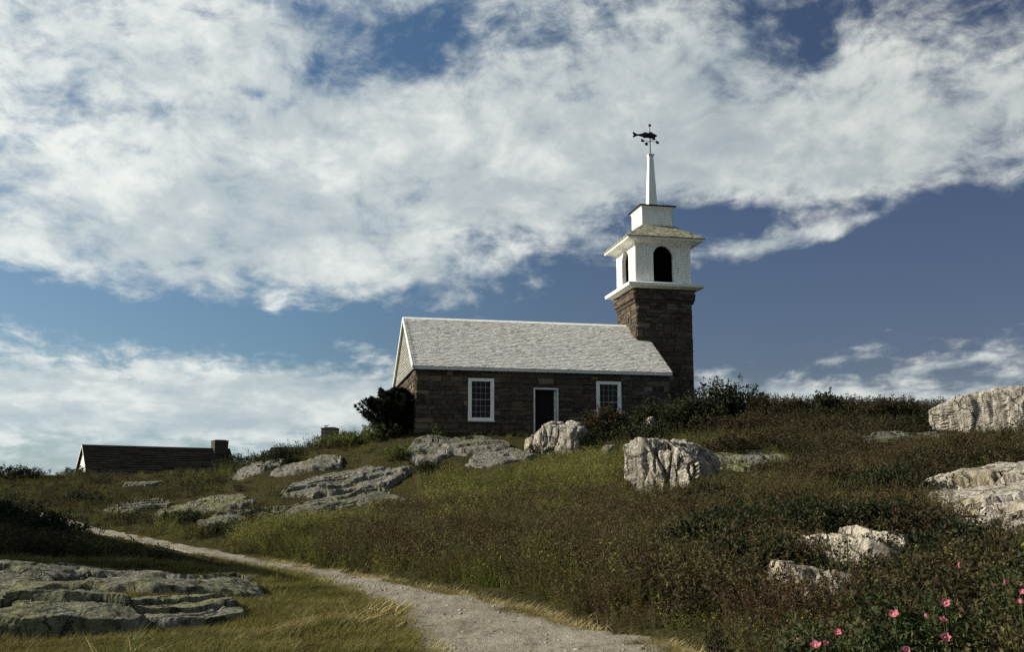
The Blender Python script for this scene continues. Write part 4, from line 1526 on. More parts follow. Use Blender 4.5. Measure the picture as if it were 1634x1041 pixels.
def blades(c, az, lean, h, w_, curve, seg=3):
    """grass blades tapering to a point"""
    n = len(c)
    dirh = np.stack([np.cos(az), np.sin(az), np.zeros(n)], 1)
    sd = np.stack([-np.sin(az + 0.6), np.cos(az + 0.6), np.zeros(n)], 1)
    vs = []
    for i in range(seg + 1):
        t = i / seg
        p = c + dirh * (lean * h * t + curve * h * t * t)[:, None]
        p[:, 2] += h * t * (1 - 0.25 * curve * t)
        wd = (w_ * (1 - t) ** 0.7)[:, None] * 0.5
        if i < seg:
            vs += [p - sd * wd, p + sd * wd]
        else:
            vs += [p]
    v = np.stack(vs, 1).reshape(-1, 3)
    m = 2 * seg + 1
    k = np.arange(n)[:, None] * m
    tris = []
    for i in range(seg - 1):
        a = 2 * i
        tris += [[a, a + 1, a + 3], [a, a + 3, a + 2]]
    a = 2 * (seg - 1)
    tris += [[a, a + 1, a + 2]]
    f = np.concatenate([k + np.array([t]) for t in tris], 0)
    return v, f


def rdir(n, rg, up=0.0):
    d = rg.normal(size=(n, 3))
    d[:, 2] += up
    return d / np.linalg.norm(d, axis=1)[:, None]


def join(parts):
    vs, fs, o = [], [], 0
    for v, f in parts:
        vs.append(v)
        fs.append(f + o)
        o += len(v)
    return np.concatenate(vs), np.concatenate(fs)


def tuft(kind, seed):
    rg = np.random.default_rng(seed)

    def disc(n, r):
        a = rg.uniform(0, 2 * math.pi, n)
        q = np.sqrt(rg.uniform(0, 1, n)) * r
        return np.stack([np.cos(a) * q, np.sin(a) * q, np.zeros(n) - 0.04], 1), a
    if kind == 'tall':
        n = 60
        c, a = disc(n, 0.22)
        return blades(c, a + rg.normal(0, 1.0, n), rg.uniform(0.0, 0.5, n), rg.uniform(0.15, 0.58, n), rg.uniform(0.008, 0.019, n), rg.uniform(0.1, 0.8, n))
    if kind == 'brown':
        n = 52
        c, a = disc(n, 0.24)
        az = a + rg.normal(0, 0.9, n)
        h = rg.uniform(0.25, 0.58, n)
        le = rg.uniform(0.05, 0.4, n)
        cu = rg.uniform(0.05, 0.4, n)
        p1 = blades(c, az, le, h, rg.uniform(0.006, 0.013, n), cu)
        # seed heads near the tips
        k = 9
        t = rg.uniform(0.72, 1.0, (n, k))
        base = np.repeat(c, k, 0)
        dirh = np.repeat(np.stack([np.cos(az), np.sin(az), np.zeros(n)], 1), k, 0)
        hh = np.repeat(h, k)
        tt = t.ravel()
        pc = base + dirh * (np.repeat(le, k) * hh * tt + np.repeat(cu, k) * hh * tt**2)[:, None]
        pc[:, 2] += hh * tt * (1 - 0.25 * np.repeat(cu, k) * tt)
        m = n * k
        p2 = leaf_quads(pc, rdir(m, rg, 0.8), rdir(m, rg), rg.uniform(0.02, 0.045, m), rg.uniform(0.008, 0.018, m))
        return join([p1, p2])
    if kind == 'lawn':
        n = 120
        c, a = disc(n, 0.24)
        return blades(c, a + rg.normal(0, 1.2, n), rg.uniform(0.1, 0.8, n), rg.uniform(0.04, 0.13, n), rg.uniform(0.005, 0.010, n), rg.uniform(0.1, 0.8, n), 2)
    if kind == 'straw':
        n = 26
        c, a = disc(n, 0.16)
        return blades(c, a + rg.normal(0, 1.0, n), rg.uniform(0.3, 1.3, n), rg.uniform(0.05, 0.17, n), rg.uniform(0.006, 0.012, n), rg.uniform(0.3, 1.0, n), 2)
    if kind in ('weed', 'herb'):
        n = 150 if kind == 'weed' else 190
        st = 9 if kind == 'weed' else 16
        c, a = disc(st, 0.20)
        az = a + rg.normal(0, 0.6, st)
        h = rg.uniform(0.22, 0.46, st)
        le = rg.uniform(0.1, 0.6, st)
        p1 = blades(c, az, le, h, np.full(st, 0.008), np.zeros(st))
        i = rg.integers(0, st, n)
        t = rg.uniform(0.15, 1.0, n)
        pc = c[i] + np.stack([np.cos(az[i]), np.sin(az[i]), np.zeros(n)], 1) * (le[i] * h[i] * t)[:, None]
        pc[:, 2] += h[i] * t
        pc += rg.normal(0, 0.025, (n, 3))
        p2 = leaf_quads(pc, rdir(n, rg, 0.3), rdir(n, rg, 1.0), rg.uniform(0.03, 0.075, n) * (1 if kind == 'weed' else 0.72), rg.uniform(0.016, 0.036, n) * (1 if kind == 'weed' else 0.66))
        return join([p1, p2])
    raise ValueError(kind)


TUFTS = {}
for kind, mat, nvar in (('tall', 'grass_tall', 5), ('brown', 'grass_brown', 4), ('lawn', 'grass_lawn', 4), ('straw', 'straw', 3), ('weed', 'weed', 4), ('green', 'grass_green', 4), ('olive', 'herb_olive', 5), ('russet', 'herb_russet', 5), ('bright', 'herb_bright', 4)):
    c = bpy.data.collections.new('tufts_' + kind)
    for i in range(nvar):
        v, f = tuft({'green': 'tall', 'olive': 'herb', 'russet': 'herb', 'bright': 'herb'}.get(kind, kind), 500 + i * 7 + sum(map(ord, kind)))
        me = np_mesh('tuft', v, f)
        me.materials.append(M[mat])
        o = bpy.data.objects.new('tuft_%s_%d' % (kind, i), me)
        c.objects.link(o)
    TUFTS[kind] = (c, nvar)


def scatter(name, label, cat, kind, xyz, scale, tiltxy=0.12):
    """one mass of growth: tufts set at the given points"""
    coll, nvar = TUFTS[kind]
    n = len(xyz)
    rg = np.random.default_rng(n + 5)
    me = bpy.data.meshes.new(name)
    me.vertices.add(n)
    me.vertices.foreach_set('co', np.asarray(xyz, np.float32).ravel())
    rot = np.stack([rg.normal(0, tiltxy, n), rg.normal(0, tiltxy, n), rg.uniform(0, 6.283, n)], 1).astype(np.float32)
    a = me.attributes.new('rot', 'FLOAT_VECTOR', 'POINT')
    a.data.foreach_set('vector', rot.ravel())
    a = me.attributes.new('scl', 'FLOAT', 'POINT')
    a.data.foreach_set('value', np.asarray(scale, np.float32))
    a = me.attributes.new('idx', 'INT', 'POINT')
    a.data.foreach_set('value', rg.integers(0, nvar, n).astype(np.int32))
    me.update()
    o = bpy.data.objects.new(name, me)
    COL.objects.link(o)
    ng = bpy.data.node_groups.new('scatter_' + name, 'GeometryNodeTree')
    ng.interface.new_socket('Geometry', in_out='INPUT', socket_type='NodeSocketGeometry')
    ng.interface.new_socket('Geometry', in_out='OUTPUT', socket_type='NodeSocketGeometry')
    nd = ng.nodes
    gi = nd.new('NodeGroupInput')
    go = nd.new('NodeGroupOutput')
    ip = nd.new('GeometryNodeInstanceOnPoints')
    ci = nd.new('GeometryNodeCollectionInfo')
    ci.inputs['Collection'].default_value = coll
    ci.inputs['Separate Children'].default_value = True
    ci.inputs['Reset Children'].default_value = True

    def named(nm, typ):
        q = nd.new('GeometryNodeInputNamedAttribute')
        q.data_type = typ
        q.inputs['Name'].default_value = nm
        return [s for s in q.outputs if s.enabled and s.name == 'Attribute'][0]
    er = nd.new('FunctionNodeEulerToRotation')
    ng.links.new(named('rot', 'FLOAT_VECTOR'), er.inputs[0])
    ng.links.new(gi.outputs[0], ip.inputs['Points'])
    ng.links.new(ci.outputs[0], ip.inputs['Instance'])
    ip.inputs['Pick Instance'].default_value = True
    ng.links.new(named('idx', 'INT'), ip.inputs['Instance Index'])
    ng.links.new(er.outputs[0], ip.inputs['Rotation'])
    ng.links.new(named('scl', 'FLOAT'), ip.inputs['Scale'])
    ng.links.new(ip.outputs[0], go.inputs[0])
    md = o.modifiers.new('scatter', 'NODES')
    md.node_group = ng
    tag(o, label, cat, kind='stuff')
    return o


def in_chapel(x, y):
    dx, dy = x + 4.2008, y - 44
    u = dx * math.cos(YAW) + dy * math.sin(YAW)
    v = -dx * math.sin(YAW) + dy * math.cos(YAW)
    return ((u > -0.05) & (u < 14) & (v > 0) & (v < 2 * R_)) & ((u < 11.7) | (np.abs(v - R_) < 1.6))


def grow():
    rg = np.random.default_rng(21)
    pts = []
    # density falls with distance
    for (y0, y1, den) in ((6.0, 11, 30), (11, 16, 26), (16, 23, 18), (23, 32, 12), (32, 46, 8), (46, 64, 5)):
        hwid = 0.5 * y1 + 3.0
        n = int(den * (y1 - y0) * 2 * hwid)
        x = rg.uniform(-hwid, hwid, n)
        y = rg.uniform(y0, y1, n)
        k = np.abs(x) < 0.5 * y + 3.0
        pts.append(np.stack([x[k], y[k]], 1))
    P = np.concatenate(pts)
    x, y = P[:, 0], P[:, 1]
    z = ground(x, y)
    pd, side = path_dist(x, y)
    nA = n2d(x, y, 0.22, 3, 3)
    nB = n2d(x, y, 0.6, 3, 8)
    nC = n2d(x, y, 1.7, 2, 13)
    nD = n2d(x, y, 0.33, 3, 23)
    keep = ~in_chapel(x, y) & (pd > 0.02 + 0.12 * nC)
    keep &= ~((x < -14) & (y < 48) & (y > 14) & (x + 17.2 < -(y - 18.9) * 9.2 / 14.2))
    rockm = np.array([not on_rock(a, b, c) if k else False for a, b, c, k in zip(x, y, z, keep)])
    keep &= rockm
    lawn = (side < 0) & (y < 20 + nA * 1.0)
    leftmid = (side < 0) & ~lawn | ((side > 0) & (x < -5.5 + (y - 30) * 0.05 + nA * 2.0) & (y > 24))
    rightz = (side > 0) & ~leftmid & (x > 1.5 + 0.13 * y + nA * 2.5)
    hill = (side > 0) & ~leftmid & ~rightz
    r = rg.uniform(0, 1, len(x))
    kind = np.full(len(x), '', dtype='<U8')
    kind[lawn] = np.where(r < 0.90, 'lawn', 'green')[lawn]
    kind[lawn & (nB > 0.55) & (r < 0.3)] = 'straw'
    r3 = rg.uniform(0, 1, len(x))
    kind[leftmid] = np.where(r3 < 0.35, 'green', np.where(r3 < 0.45, 'bright', np.where(r3 < 0.75, 'olive', 'weed')))[leftmid]
    hb = (nB + 0.4 * nC + (r - 0.5) * 0.7) - 0.05 - 0.028 * np.clip(y - 20, 0, 20) + 0.25 * np.clip((x + 1) / 6, -1, 1)
    r2 = rg.uniform(0, 1, len(x))
    kind[hill] = np.where(hb > 0.12, np.where(r2 < 0.62, 'russet', 'brown'), np.where(r2 < 0.60, 'olive', np.where(r2 < 0.75, 'tall', np.where(r2 < 0.88, 'green', 'weed'))))[hill]
    far = leftmid & (y > 33 + 3 * nA) & (x < -7.5 + 2 * nB)
    kind[far] = np.where(r3 < 0.62, 'weed', np.where(r3 < 0.85, 'olive', 'green'))[far]
    crest = hill & (y > 25.5 + 2.5 * nA + 0.35 * np.clip(x, -3, 8)) & (hb <= 0.45)
    kind[crest] = np.where(r2 < 0.58, 'bright', np.where(r2 < 0.80, 'green', np.where(r2 < 0.94, 'olive', 'russet')))[crest]
    rb = nD + (r - 0.5) * 1.4 - 0.15
    kind[rightz] = np.where(rb > 0.32, np.where(r2 < 0.6, 'russet', 'brown'), np.where(r2 < 0.12, 'olive', np.where(r2 < 0.25, 'tall', 'weed')))[rightz]
    fringe = (pd < 0.12 + 0.10 * nC) & keep & (y < 24)
    kind[fringe & (r < 0.75)] = 'straw'
    scl = rg.uniform(0.5, 1.3, len(x)) * np.clip(1 + 0.45 * nB + 0.40 * nC, 0.35, 1.9)
    scl = np.where((kind == 'green') & lawn, scl * 0.45, scl)
    scl = np.where((kind == 'tall') | (kind == 'green') | (kind == 'brown') | (kind == 'weed') | (kind == 'olive') | (kind == 'russet') | (kind == 'bright'), scl * np.clip(0.35 + (pd - 0.1) * 0.6, 0.35, 1.0), scl)
    scl = np.where(leftmid & (kind != 'lawn'), scl * 0.80, scl)
    scl = np.where(y > 40, scl * 0.85, scl)
    # tall waving grass on the left brow against the sky
    scl = np.where((side < 0) & ~lawn & (pd < 2.5), scl * 0.45, scl)
    brow = (x < -5) & (x > -15) & (y > 46) & (y < 56)
    scl = np.where(brow, scl * 1.5, scl)
    # the foot of the chapel wall is kept low
    c0 = np.array([cpoint(u, -1.0)[:2] for u in (0.5, 3, 5.5)])
    dmin = np.min(np.hypot(x[:, None] - c0[None, :, 0], y[:, None] - c0[None, :, 1]), 1)
    scl = np.where(dmin < 2.4, scl * 0.55, scl)
    for o, lo, hi, _t in ROCKS:
        m = (x > lo[0] + 0.1) & (x < hi[0] - 0.1) & (y > lo[1] - 1.4) & (y < hi[1])
        scl = np.where(m, scl * 0.42, scl)
    info = {'tall': ('hillside_grass', 'tall mixed green grass covering the slope below the chapel', 'grass'),
            'brown': ('seeding_grass', 'reddish brown grass gone to seed all over the slope', 'grass'),
            'lawn': ('lawn_grass', 'short yellow green turf left of the gravel path', 'grass'),
            'straw': ('dry_grass', 'dry straw coloured grass fringing the gravel path', 'grass'),
            'weed': ('ground_weeds', 'dark leafy weeds mixed into the grass of the slope', 'weeds'),
            'olive': ('olive_herbs', 'small leaved olive green plants over the middle of the slope', 'herbs'),
            'russet': ('russet_herbs', 'small leaved russet plants over the middle of the slope', 'herbs'),
            'bright': ('crest_herbs', 'yellow green growth along the top of the slope below the chapel', 'herbs'),
            'green': ('green_grass', 'fresher green grass on the brow and the left slope', 'grass')}
    for k, (nm, lab, cat) in info.items():
        m = keep & (kind == k)
        if k == 'straw':
            pass
        scatter(nm, lab, cat, k, np.stack([x[m], y[m], z[m]], 1), scl[m])
    # larger tussocks and shrublets standing out of the sward
    for kd, nm, lab, n, xr, yr, sr in (
            ('tall', 'grass_tussocks', 'shaggy grass tussocks standing out of the slope', 1200, (-12, 14), (13, 30), (1.0, 1.75)),
            ('green', 'green_tussocks', 'yellow green tussocks on the slope below the chapel', 1500, (-7, 8), (15, 42), (0.95, 1.7)),
            ('olive', 'olive_clumps', 'olive leafy clumps standing out of the slope', 1100, (-7, 9), (13, 42), (1.1, 1.7)),
            ('russet', 'russet_clumps', 'russet leafy clumps standing out of the slope', 900, (-4, 16), (12, 30), (1.1, 1.7)),
            ('bright', 'bright_clumps', 'yellow green leafy clumps on the upper slope', 1300, (-7, 5), (26, 42), (1.0, 1.6)),
            ('brown', 'brown_tussocks', 'tall brown seed stalks standing out of the slope', 800, (-4, 18), (12, 30), (1.0, 1.6)),
            ('weed', 'weed_clumps', 'dark leafy clumps scattered over the right slope', 2300, (1, 22), (9, 44), (0.9, 1.6)),
            ('weed', 'hollow_weeds', 'dark undergrowth added to deepen the shade of the hollow at left', 1900, (-22, -5), (19.2, 46), (0.9, 1.6))):  # dark leaves added so the shaded ground turns near black
        xx = rg.uniform(*xr, n * 2)
        yy = rg.uniform(*yr, n * 2)
        q, sd = path_dist(xx, yy)
        k = (q > (0.55 if nm != 'hollow_weeds' else 1.0)) & ~in_chapel(xx, yy) & (np.abs(xx) < 0.5 * yy + 3) & (n2d(xx, yy, 0.5, 3, len(nm)) > -0.05)
        if nm == 'hollow_weeds':
            k &= (sd < 0) | (n2d(xx, yy, 0.3, 2, 91) > 0.15)
            k &= ~((xx + 17.0 < -(yy - 18.9) * 9.2 / 14.2))
        elif nm == 'weed_clumps':
            k &= xx > 0.12 * yy
        else:
            k &= sd > 0
        for o_, lo, hi, _t in ROCKS:
            k &= ~((xx > lo[0]) & (xx < hi[0]) & (yy > lo[1] - 1.9) & (yy < hi[1]))
        xx, yy, q = xx[k], yy[k], q[k]
        scatter(nm, lab, 'weeds' if kd == 'weed' else 'grass', kd, np.stack([xx, yy, ground(xx, yy)], 1), rg.uniform(*sr, len(xx)) * (np.clip(0.45 + 0.5 * q, 0.5, 1) if nm != 'hollow_weeds' else np.clip(0.22 * q, 0.25, 1)))
    # moss and grass on top of the ledge that runs on from the cleft boulder
    o, lo, hi, tree = ROCKS[1]
    gp_ = []
    for q in range(420):
        h = tree.ray_cast(Vector((rg.uniform(lo[0], hi[0]), rg.uniform(lo[1], hi[1]), hi[2] + 1)), Vector((0, 0, -1)))
        if h[0] is not None and abs(h[1].z) > 0.75 and h[0].z > gz(h[0].x, h[0].y) + 0.05 and vnoise(np.array([[h[0].x * 1.2, h[0].y * 1.2, 0.3]]), 4)[0] > -0.25:
            gp_.append(tuple(h[0]))
    scatter('ledge_grass', 'thin green grass growing over the ledge right of the cleft boulder', 'grass', 'green', np.array(gp_), rg.uniform(0.25, 0.6, len(gp_)))
    # extra short turf so the lawn is closed
    n = 9000
    xx = rg.uniform(-12, 2, n)
    yy = rg.uniform(7, 21, n)
    q, s = path_dist(xx, yy)
    zz = ground(xx, yy)
    k = (s < 0) & (q > 0.05) & (np.abs(xx) < 0.5 * yy + 3)
    k &= np.array([not on_rock(a, b, c) if kk else False for a, b, c, kk in zip(xx, yy, zz, k)])
    scatter('turf', 'close cropped turf in the lower left corner', 'grass', 'lawn', np.stack([xx[k], yy[k], zz[k]], 1), rg.uniform(0.6, 1.1, k.sum()))
    # straw worn through beside the path
    n = 900
    t = rg.uniform(0, 1, n)
    yy = 7 + 17 * t
    cxp = np.interp(yy, PATH[:, 1], PATH[:, 0])
    wd = np.interp(yy, PATH[:, 1], PATH[:, 2])
    slope = np.gradient(PATH[:, 0], PATH[:, 1])
    sx = np.sqrt(1 + np.interp(yy, PATH[:, 1], slope) ** 2)
    sg = np.where(rg.uniform(0, 1, n) < 0.90, 1, -1)
    xx = cxp + sg * (wd * sx + np.abs(rg.normal(0, 0.055, n)) * sx - 0.03)
    nz = n2d(xx, yy, 1.1, 2, 61)
    k = nz > -0.25
    scatter('straw_fringe', 'bleached straw along the edges of the gravel path', 'grass', 'straw', np.stack([xx[k], yy[k], ground(xx[k], yy[k])], 1), rg.uniform(0.4, 0.95, k.sum()))
    # grass creeping in over the broken edges of the path
    n = 900
    yy = 7 + 24 * rg.uniform(0, 1, n) ** 1.2
    cxp = np.interp(yy, PATH[:, 1], PATH[:, 0])
    wd = np.interp(yy, PATH[:, 1], PATH[:, 2])
    sx = np.sqrt(1 + np.interp(yy, PATH[:, 1], slope) ** 2)
    xx = cxp + np.where(rg.uniform(0, 1, n) < 0.5, 1, -1) * wd * sx * (1.02 - np.abs(rg.normal(0, 0.16, n)))
    k = n2d(xx, yy, 1.5, 2, 71) > 0.05
    scatter('path_grass', 'short grass creeping over the edges of the gravel path', 'grass', 'lawn', np.stack([xx[k], yy[k], ground(xx[k], yy[k]) + 0.02], 1), rg.uniform(0.35, 0.8, k.sum()))
    # worn straw patch on the lawn
    n = 260
    cx_, cy_ = at(480, 985, 12.9)[:2]
    tt = rg.normal(0, 0.42, n)
    xx = cx_ + tt + rg.normal(0, 0.08, n)
    yy = cy_ + tt * 1.5 + rg.normal(0, 0.25, n)
    scatter('straw_patch', 'worn straw coloured streak in the turf beside the path', 'grass', 'straw', np.stack([xx, yy, ground(xx, yy)], 1), rg.uniform(0.35, 0.6, n))
    # loose stones on the path
    n = 900
    yy = rg.uniform(6.5, 24, n)
    cxp = np.interp(yy, PATH[:, 1], PATH[:, 0])
    wd = np.interp(yy, PATH[:, 1], PATH[:, 2])
    xx = cxp + rg.uniform(-1, 1, n) * wd
    zz = ground(xx, yy) + 0.032
    mb = []
    d, f = ico(1)
    sz = rg.uniform(0.008, 0.022, n) * np.where(rg.uniform(0, 1, n) < 0.06, 2.0, 1)
    for i in range(n):
        v = d * sz[i] * np.array([rg.uniform(0.8, 1.4), rg.uniform(0.8, 1.4), 0.6]) * rg.uniform(0.8, 1.15, (len(d), 1))
        mb.append((v + np.array([xx[i], yy[i], zz[i]]), f))
    v, f = join(mb)
    tag(link('pebbles', np_mesh('pebbles', v, f), M['pebble']), 'loose pebbles strewn over the gravel path', 'pebbles', kind='stuff')


grow()


# ------------------------------------------------------------------ shrubs
def bush(label, px, pt, Y, width, depth, height, mat, seed, name='shrub', leaf=0.07, n=3500, group='shrubs on the hill', spiky=0.0, cat='shrub', z0=None, lobes=9):
    rg = np.random.default_rng(seed)
    top = at(px, pt, Y)
    x, y = float(top[0]), Y
    zg = gz(x, y) - 0.05
    h = max(height, top[2] - zg) if z0 is None else height
    root = empty(name, (x, y, zg))
    tag(root, label, cat, group)
    # lobes of foliage of unequal size, some standing out of the outline
    lc, lr = [], []
    for i in range(lobes):
        a = rg.uniform(0, 6.283)
        q = math.sqrt(rg.uniform(0, 1)) * 0.72
        rr = rg.uniform(0.16, 0.34)
        hx, hy = math.cos(a) * q, math.sin(a) * q
        hz = rg.uniform(0.35, 1.0) * (1 - 0.55 * q * q) - rr * 0.45
        lc.append((hx * width / 2, hy * depth / 2, max(hz, 0.18) * h))
        lr.append((rr * width, rr * depth, rr * h * 1.15))
    lc.append((0, 0, h * 0.74))
    lr.append((0.3 * width, 0.3 * depth, h * 0.26))
    lc.append((0, 0, h * 0.30))
    lr.append((0.46 * width, 0.46 * depth, h * 0.32))
    lc, lr = np.array(lc), np.array(lr)
    # twigs that carry the leaves
    nt = max(40, n // 22)
    wgt = lr.prod(1) ** (2 / 3)
    i = rg.choice(len(lc), nt, p=wgt / wgt.sum())
    d = rdir(nt, rg, 0.25)
    tip = lc[i] + d * lr[i] * rg.uniform(0.55, 1.0 + 0.35 * spiky, (nt, 1))
    tip[:, 2] = np.maximum(tip[:, 2], 0.05)
    td = d + np.array([0, 0, 0.5]) + rg.normal(0, 0.3, (nt, 3))
    td /= np.linalg.norm(td, axis=1)[:, None]
    tl = rg.uniform(0.12, 0.30, nt) * (1 + 0.8 * spiky) * min(1.2, h)
    per = n // nt
    t = rg.uniform(-0.9, 0.35, (nt, per))
    c = (tip[:, None, :] + td[:, None, :] * (tl[:, None] * t)[:, :, None]).reshape(-1, 3)
    c += rg.normal(0, leaf * 0.45, c.shape)
    ld = np.repeat(td, per, 0) * 0.5 + rdir(len(c), rg, 0.15)
    ln_ = rg.uniform(0.65, 1.3, len(c)) * leaf
    v, f = leaf_quads(c, ld, rdir(len(c), rg, 0.9), ln_, ln_ * rg.uniform(0.42, 0.62, len(c)))
    link('foliage', np_mesh('foliage', v, f), M[mat], root)
    # stems
    st = MB()
    for k in range(14):
        j = rg.integers(0, nt)
        e = tip[j]
        b = np.array([rg.normal(0, width * 0.06), rg.normal(0, depth * 0.06), -0.05])
        m_ = (b + e) / 2 + np.array([rg.normal(0, 0.05), rg.normal(0, 0.05), 0.08 * h])
        st.tube([b, m_, e], [0.014 * max(h, 0.6), 0.009 * max(h, 0.6), 0.004], 5)
    st.build('stems', M['bark'], root)
    return root


def flower(root, px, py, Y, r, seed, kind='rose'):
    rg = np.random.default_rng(seed)
    p = at(px, py, Y)
    lp = p - np.array(root.location)
    vs, fs = [], []
    np_ = 5 if kind == 'rose' else 8
    r *= 0.85
    face = Euler((rg.uniform(0.1, 1.6), rg.uniform(-0.6, 0.6), rg.uniform(-1.2, 1.2))).to_matrix()
    for k in range(np_):
        a = 2 * math.pi * k / np_ + rg.normal(0, 0.08)
        ca, sa = math.cos(a), math.sin(a)
        wd = r * (0.62 if kind == 'rose' else 0.22)
        pts = [(0.08 * r, 0, 0), (0.5 * r, -wd, 0.10 * r), (0.92 * r, -wd * 0.7, 0.45 * r), (0.86 * r, 0, 0.30 * r), (0.92 * r, wd * 0.7, 0.45 * r), (0.5 * r, wd, 0.10 * r), (0.6 * r, 0, 0.02 * r)]
        o = len(vs)
        for (u, v, w_) in pts:
            w_ *= rg.uniform(0.5, 1.8)
            u *= rg.uniform(0.8, 1.1)
            vs.append(face @ Vector((u * ca - v * sa, u * sa + v * ca, w_)))
        fs += [tuple(o + q for q in t) for t in ((0, 1, 6), (1, 2, 6), (2, 3, 6), (3, 4, 6), (4, 5, 6), (5, 0, 6))]
    fl = MB().add(vs, fs).build('flower', M['rose_petal' if kind == 'rose' else 'yellow_petal'], root, loc=tuple(lp))
    d, f = ico(1)
    link('flower_heart', np_mesh('flower_heart', d * r * 0.2, f), M['rose_heart'], fl, tuple(face @ Vector((0, 0, 0.08 * r))))
    gzv = gz(p[0], p[1]) - root.location[2]
    MB().tube([tuple(face @ Vector((0, 0, -0.01)) * r), (rg.normal(0, 0.03), rg.normal(0, 0.03), (gzv - lp[2]) * 0.6), (rg.normal(0, 0.05), rg.normal(0, 0.05), gzv - lp[2])], [0.003, 0.004, 0.005], 5).build('flower_stalk', M['leaf_rose'], fl)


def build_shrubs():
    # skyline right of the tower
    bush('tall leafy shrub on the skyline touching the right side of the tower', 1160, 606, 45.5, 3.3, 2.4, 1.6, 'leaf_dark', 201, leaf=0.14, n=7000, spiky=0.6, lobes=16)
    bush('rounded dark shrub on the skyline, second right of the tower', 1228, 634, 44.5, 2.6, 2.0, 1.0, 'leaf_brown', 202, leaf=0.10, n=4500, spiky=0.4)
    bush('small shrub with large leaves standing up from the middle of the right skyline', 1318, 632, 43.0, 1.5, 1.2, 0.9, 'leaf_dark', 203, leaf=0.15, n=1300, spiky=0.9, lobes=6)
    bush('brownish shrub on the skyline just left of the white edge boulder', 1442, 632, 41.5, 3.2, 1.8, 0.9, 'leaf_brown', 204, leaf=0.08, n=6000, spiky=0.6)
    bush('low brown shrub on the skyline between the large leaved one and the boulder', 1375, 642, 42.5, 3.0, 1.6, 0.9, 'leaf_brown', 205, leaf=0.08, n=5000, spiky=0.5)
    bush('dark brush on the skyline just left of the large leaved shrub', 1278, 640, 44.0, 2.8, 1.8, 0.9, 'leaf_brown', 241, leaf=0.09, n=5000, spiky=0.5)
    bush('dark brush on the right skyline, middle of three left of the boulder', 1345, 648, 43.5, 2.6, 1.6, 0.8, 'leaf_dark', 242, leaf=0.08, n=4500, spiky=0.5)
    bush('dark brush below the skyline right of the tower', 1185, 662, 41.0, 3.8, 2.0, 0.8, 'leaf_brown', 243, leaf=0.08, n=6000, spiky=0.4)
    bush('reddish brush below the large leaved skyline shrub', 1325, 672, 39.5, 4.0, 2.0, 0.7, 'leaf_brown', 244, leaf=0.075, n=6500, spiky=0.4)
    bush('dark brush left of the white edge boulder, below the skyline', 1455, 668, 38.0, 2.6, 1.6, 0.6, 'leaf_dark', 245, leaf=0.07, n=4500, spiky=0.4)
    bush('near black undergrowth added to deepen the shade at the left edge of the hollow', 18, 822, 36.0, 3.2, 2.4, 0.9, 'leaf_dark', 246, leaf=0.08, n=5000, spiky=0.3)  # near-black leaves stand in for the deep shade of the hollow
    bush('near black undergrowth added to deepen the shade in the middle of the hollow', 95, 842, 30.5, 3.0, 2.2, 0.7, 'leaf_dark', 247, leaf=0.07, n=5000, spiky=0.3)  # likewise dark foliage in place of deep shade
    # foot of the chapel, right half
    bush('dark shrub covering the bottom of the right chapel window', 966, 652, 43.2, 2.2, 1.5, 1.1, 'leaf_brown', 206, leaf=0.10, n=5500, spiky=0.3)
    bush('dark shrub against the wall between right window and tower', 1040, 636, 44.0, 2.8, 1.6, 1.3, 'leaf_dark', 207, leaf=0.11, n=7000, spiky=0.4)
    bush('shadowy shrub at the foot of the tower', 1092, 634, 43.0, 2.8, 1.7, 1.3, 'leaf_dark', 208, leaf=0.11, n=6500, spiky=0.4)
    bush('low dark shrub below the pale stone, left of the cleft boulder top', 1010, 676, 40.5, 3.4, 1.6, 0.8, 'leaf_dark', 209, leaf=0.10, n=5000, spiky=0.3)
    bush('low dark shrub right of the white door boulder', 938, 682, 41.2, 1.7, 1.2, 0.7, 'leaf_dark', 210, leaf=0.08, n=2000, spiky=0.3)
    bush('little bright weed bush at the left front corner of the chapel', 697, 676, 43.2, 0.6, 0.5, 0.45, 'leaf_green', 211, leaf=0.07, n=300, spiky=0.5, lobes=4)
    # right slope scrub
    bush('brown scrub bush behind the cleft boulder', 1210, 690, 34.0, 3.6, 2.2, 0.7, 'leaf_brown', 212, leaf=0.075, n=6000, spiky=0.4)
    bush('brown scrub bush right of the cleft boulder, half way up the slope', 1290, 734, 27.5, 2.8, 2.0, 0.8, 'leaf_brown', 213, leaf=0.07, n=6500, spiky=0.5)
    bush('dark scrub bush left of the broad smooth slab', 1418, 748, 21.5, 2.4, 1.8, 0.9, 'leaf_dark', 214, leaf=0.065, n=6500, spiky=0.3)
    bush('dark round bush below the left end of the broad slab', 1395, 800, 17.6, 2.0, 1.5, 0.7, 'leaf_dark', 215, leaf=0.06, n=6500, spiky=0.3)
    bush('brown scrub under the long thin ledge', 1400, 712, 30.5, 3.4, 2.2, 0.7, 'leaf_brown', 216, leaf=0.075, n=6000, spiky=0.4)
    bush('brown scrub at the right edge between the boulder and the slab', 1570, 704, 27.5, 3.6, 2.2, 0.8, 'leaf_brown', 217, leaf=0.075, n=6000, spiky=0.4)
    bush('dark bush in the middle of the right slope, above the flat lichened rock', 1250, 790, 19.6, 2.3, 1.7, 0.7, 'leaf_dark', 218, leaf=0.065, n=6500, spiky=0.4)
    bush('low dark bush left of the flat lichened rock', 1180, 868, 16.2, 1.5, 1.3, 0.5, 'weed', 219, leaf=0.06, n=5000, spiky=0.4)
    bush('brownish bush between flat lichened rock and leaning stone', 1400, 896, 12.9, 1.2, 0.8, 0.35, 'leaf_brown', 228, leaf=0.04, n=3000, spiky=0.4)
    rgm = np.random.default_rng(515)
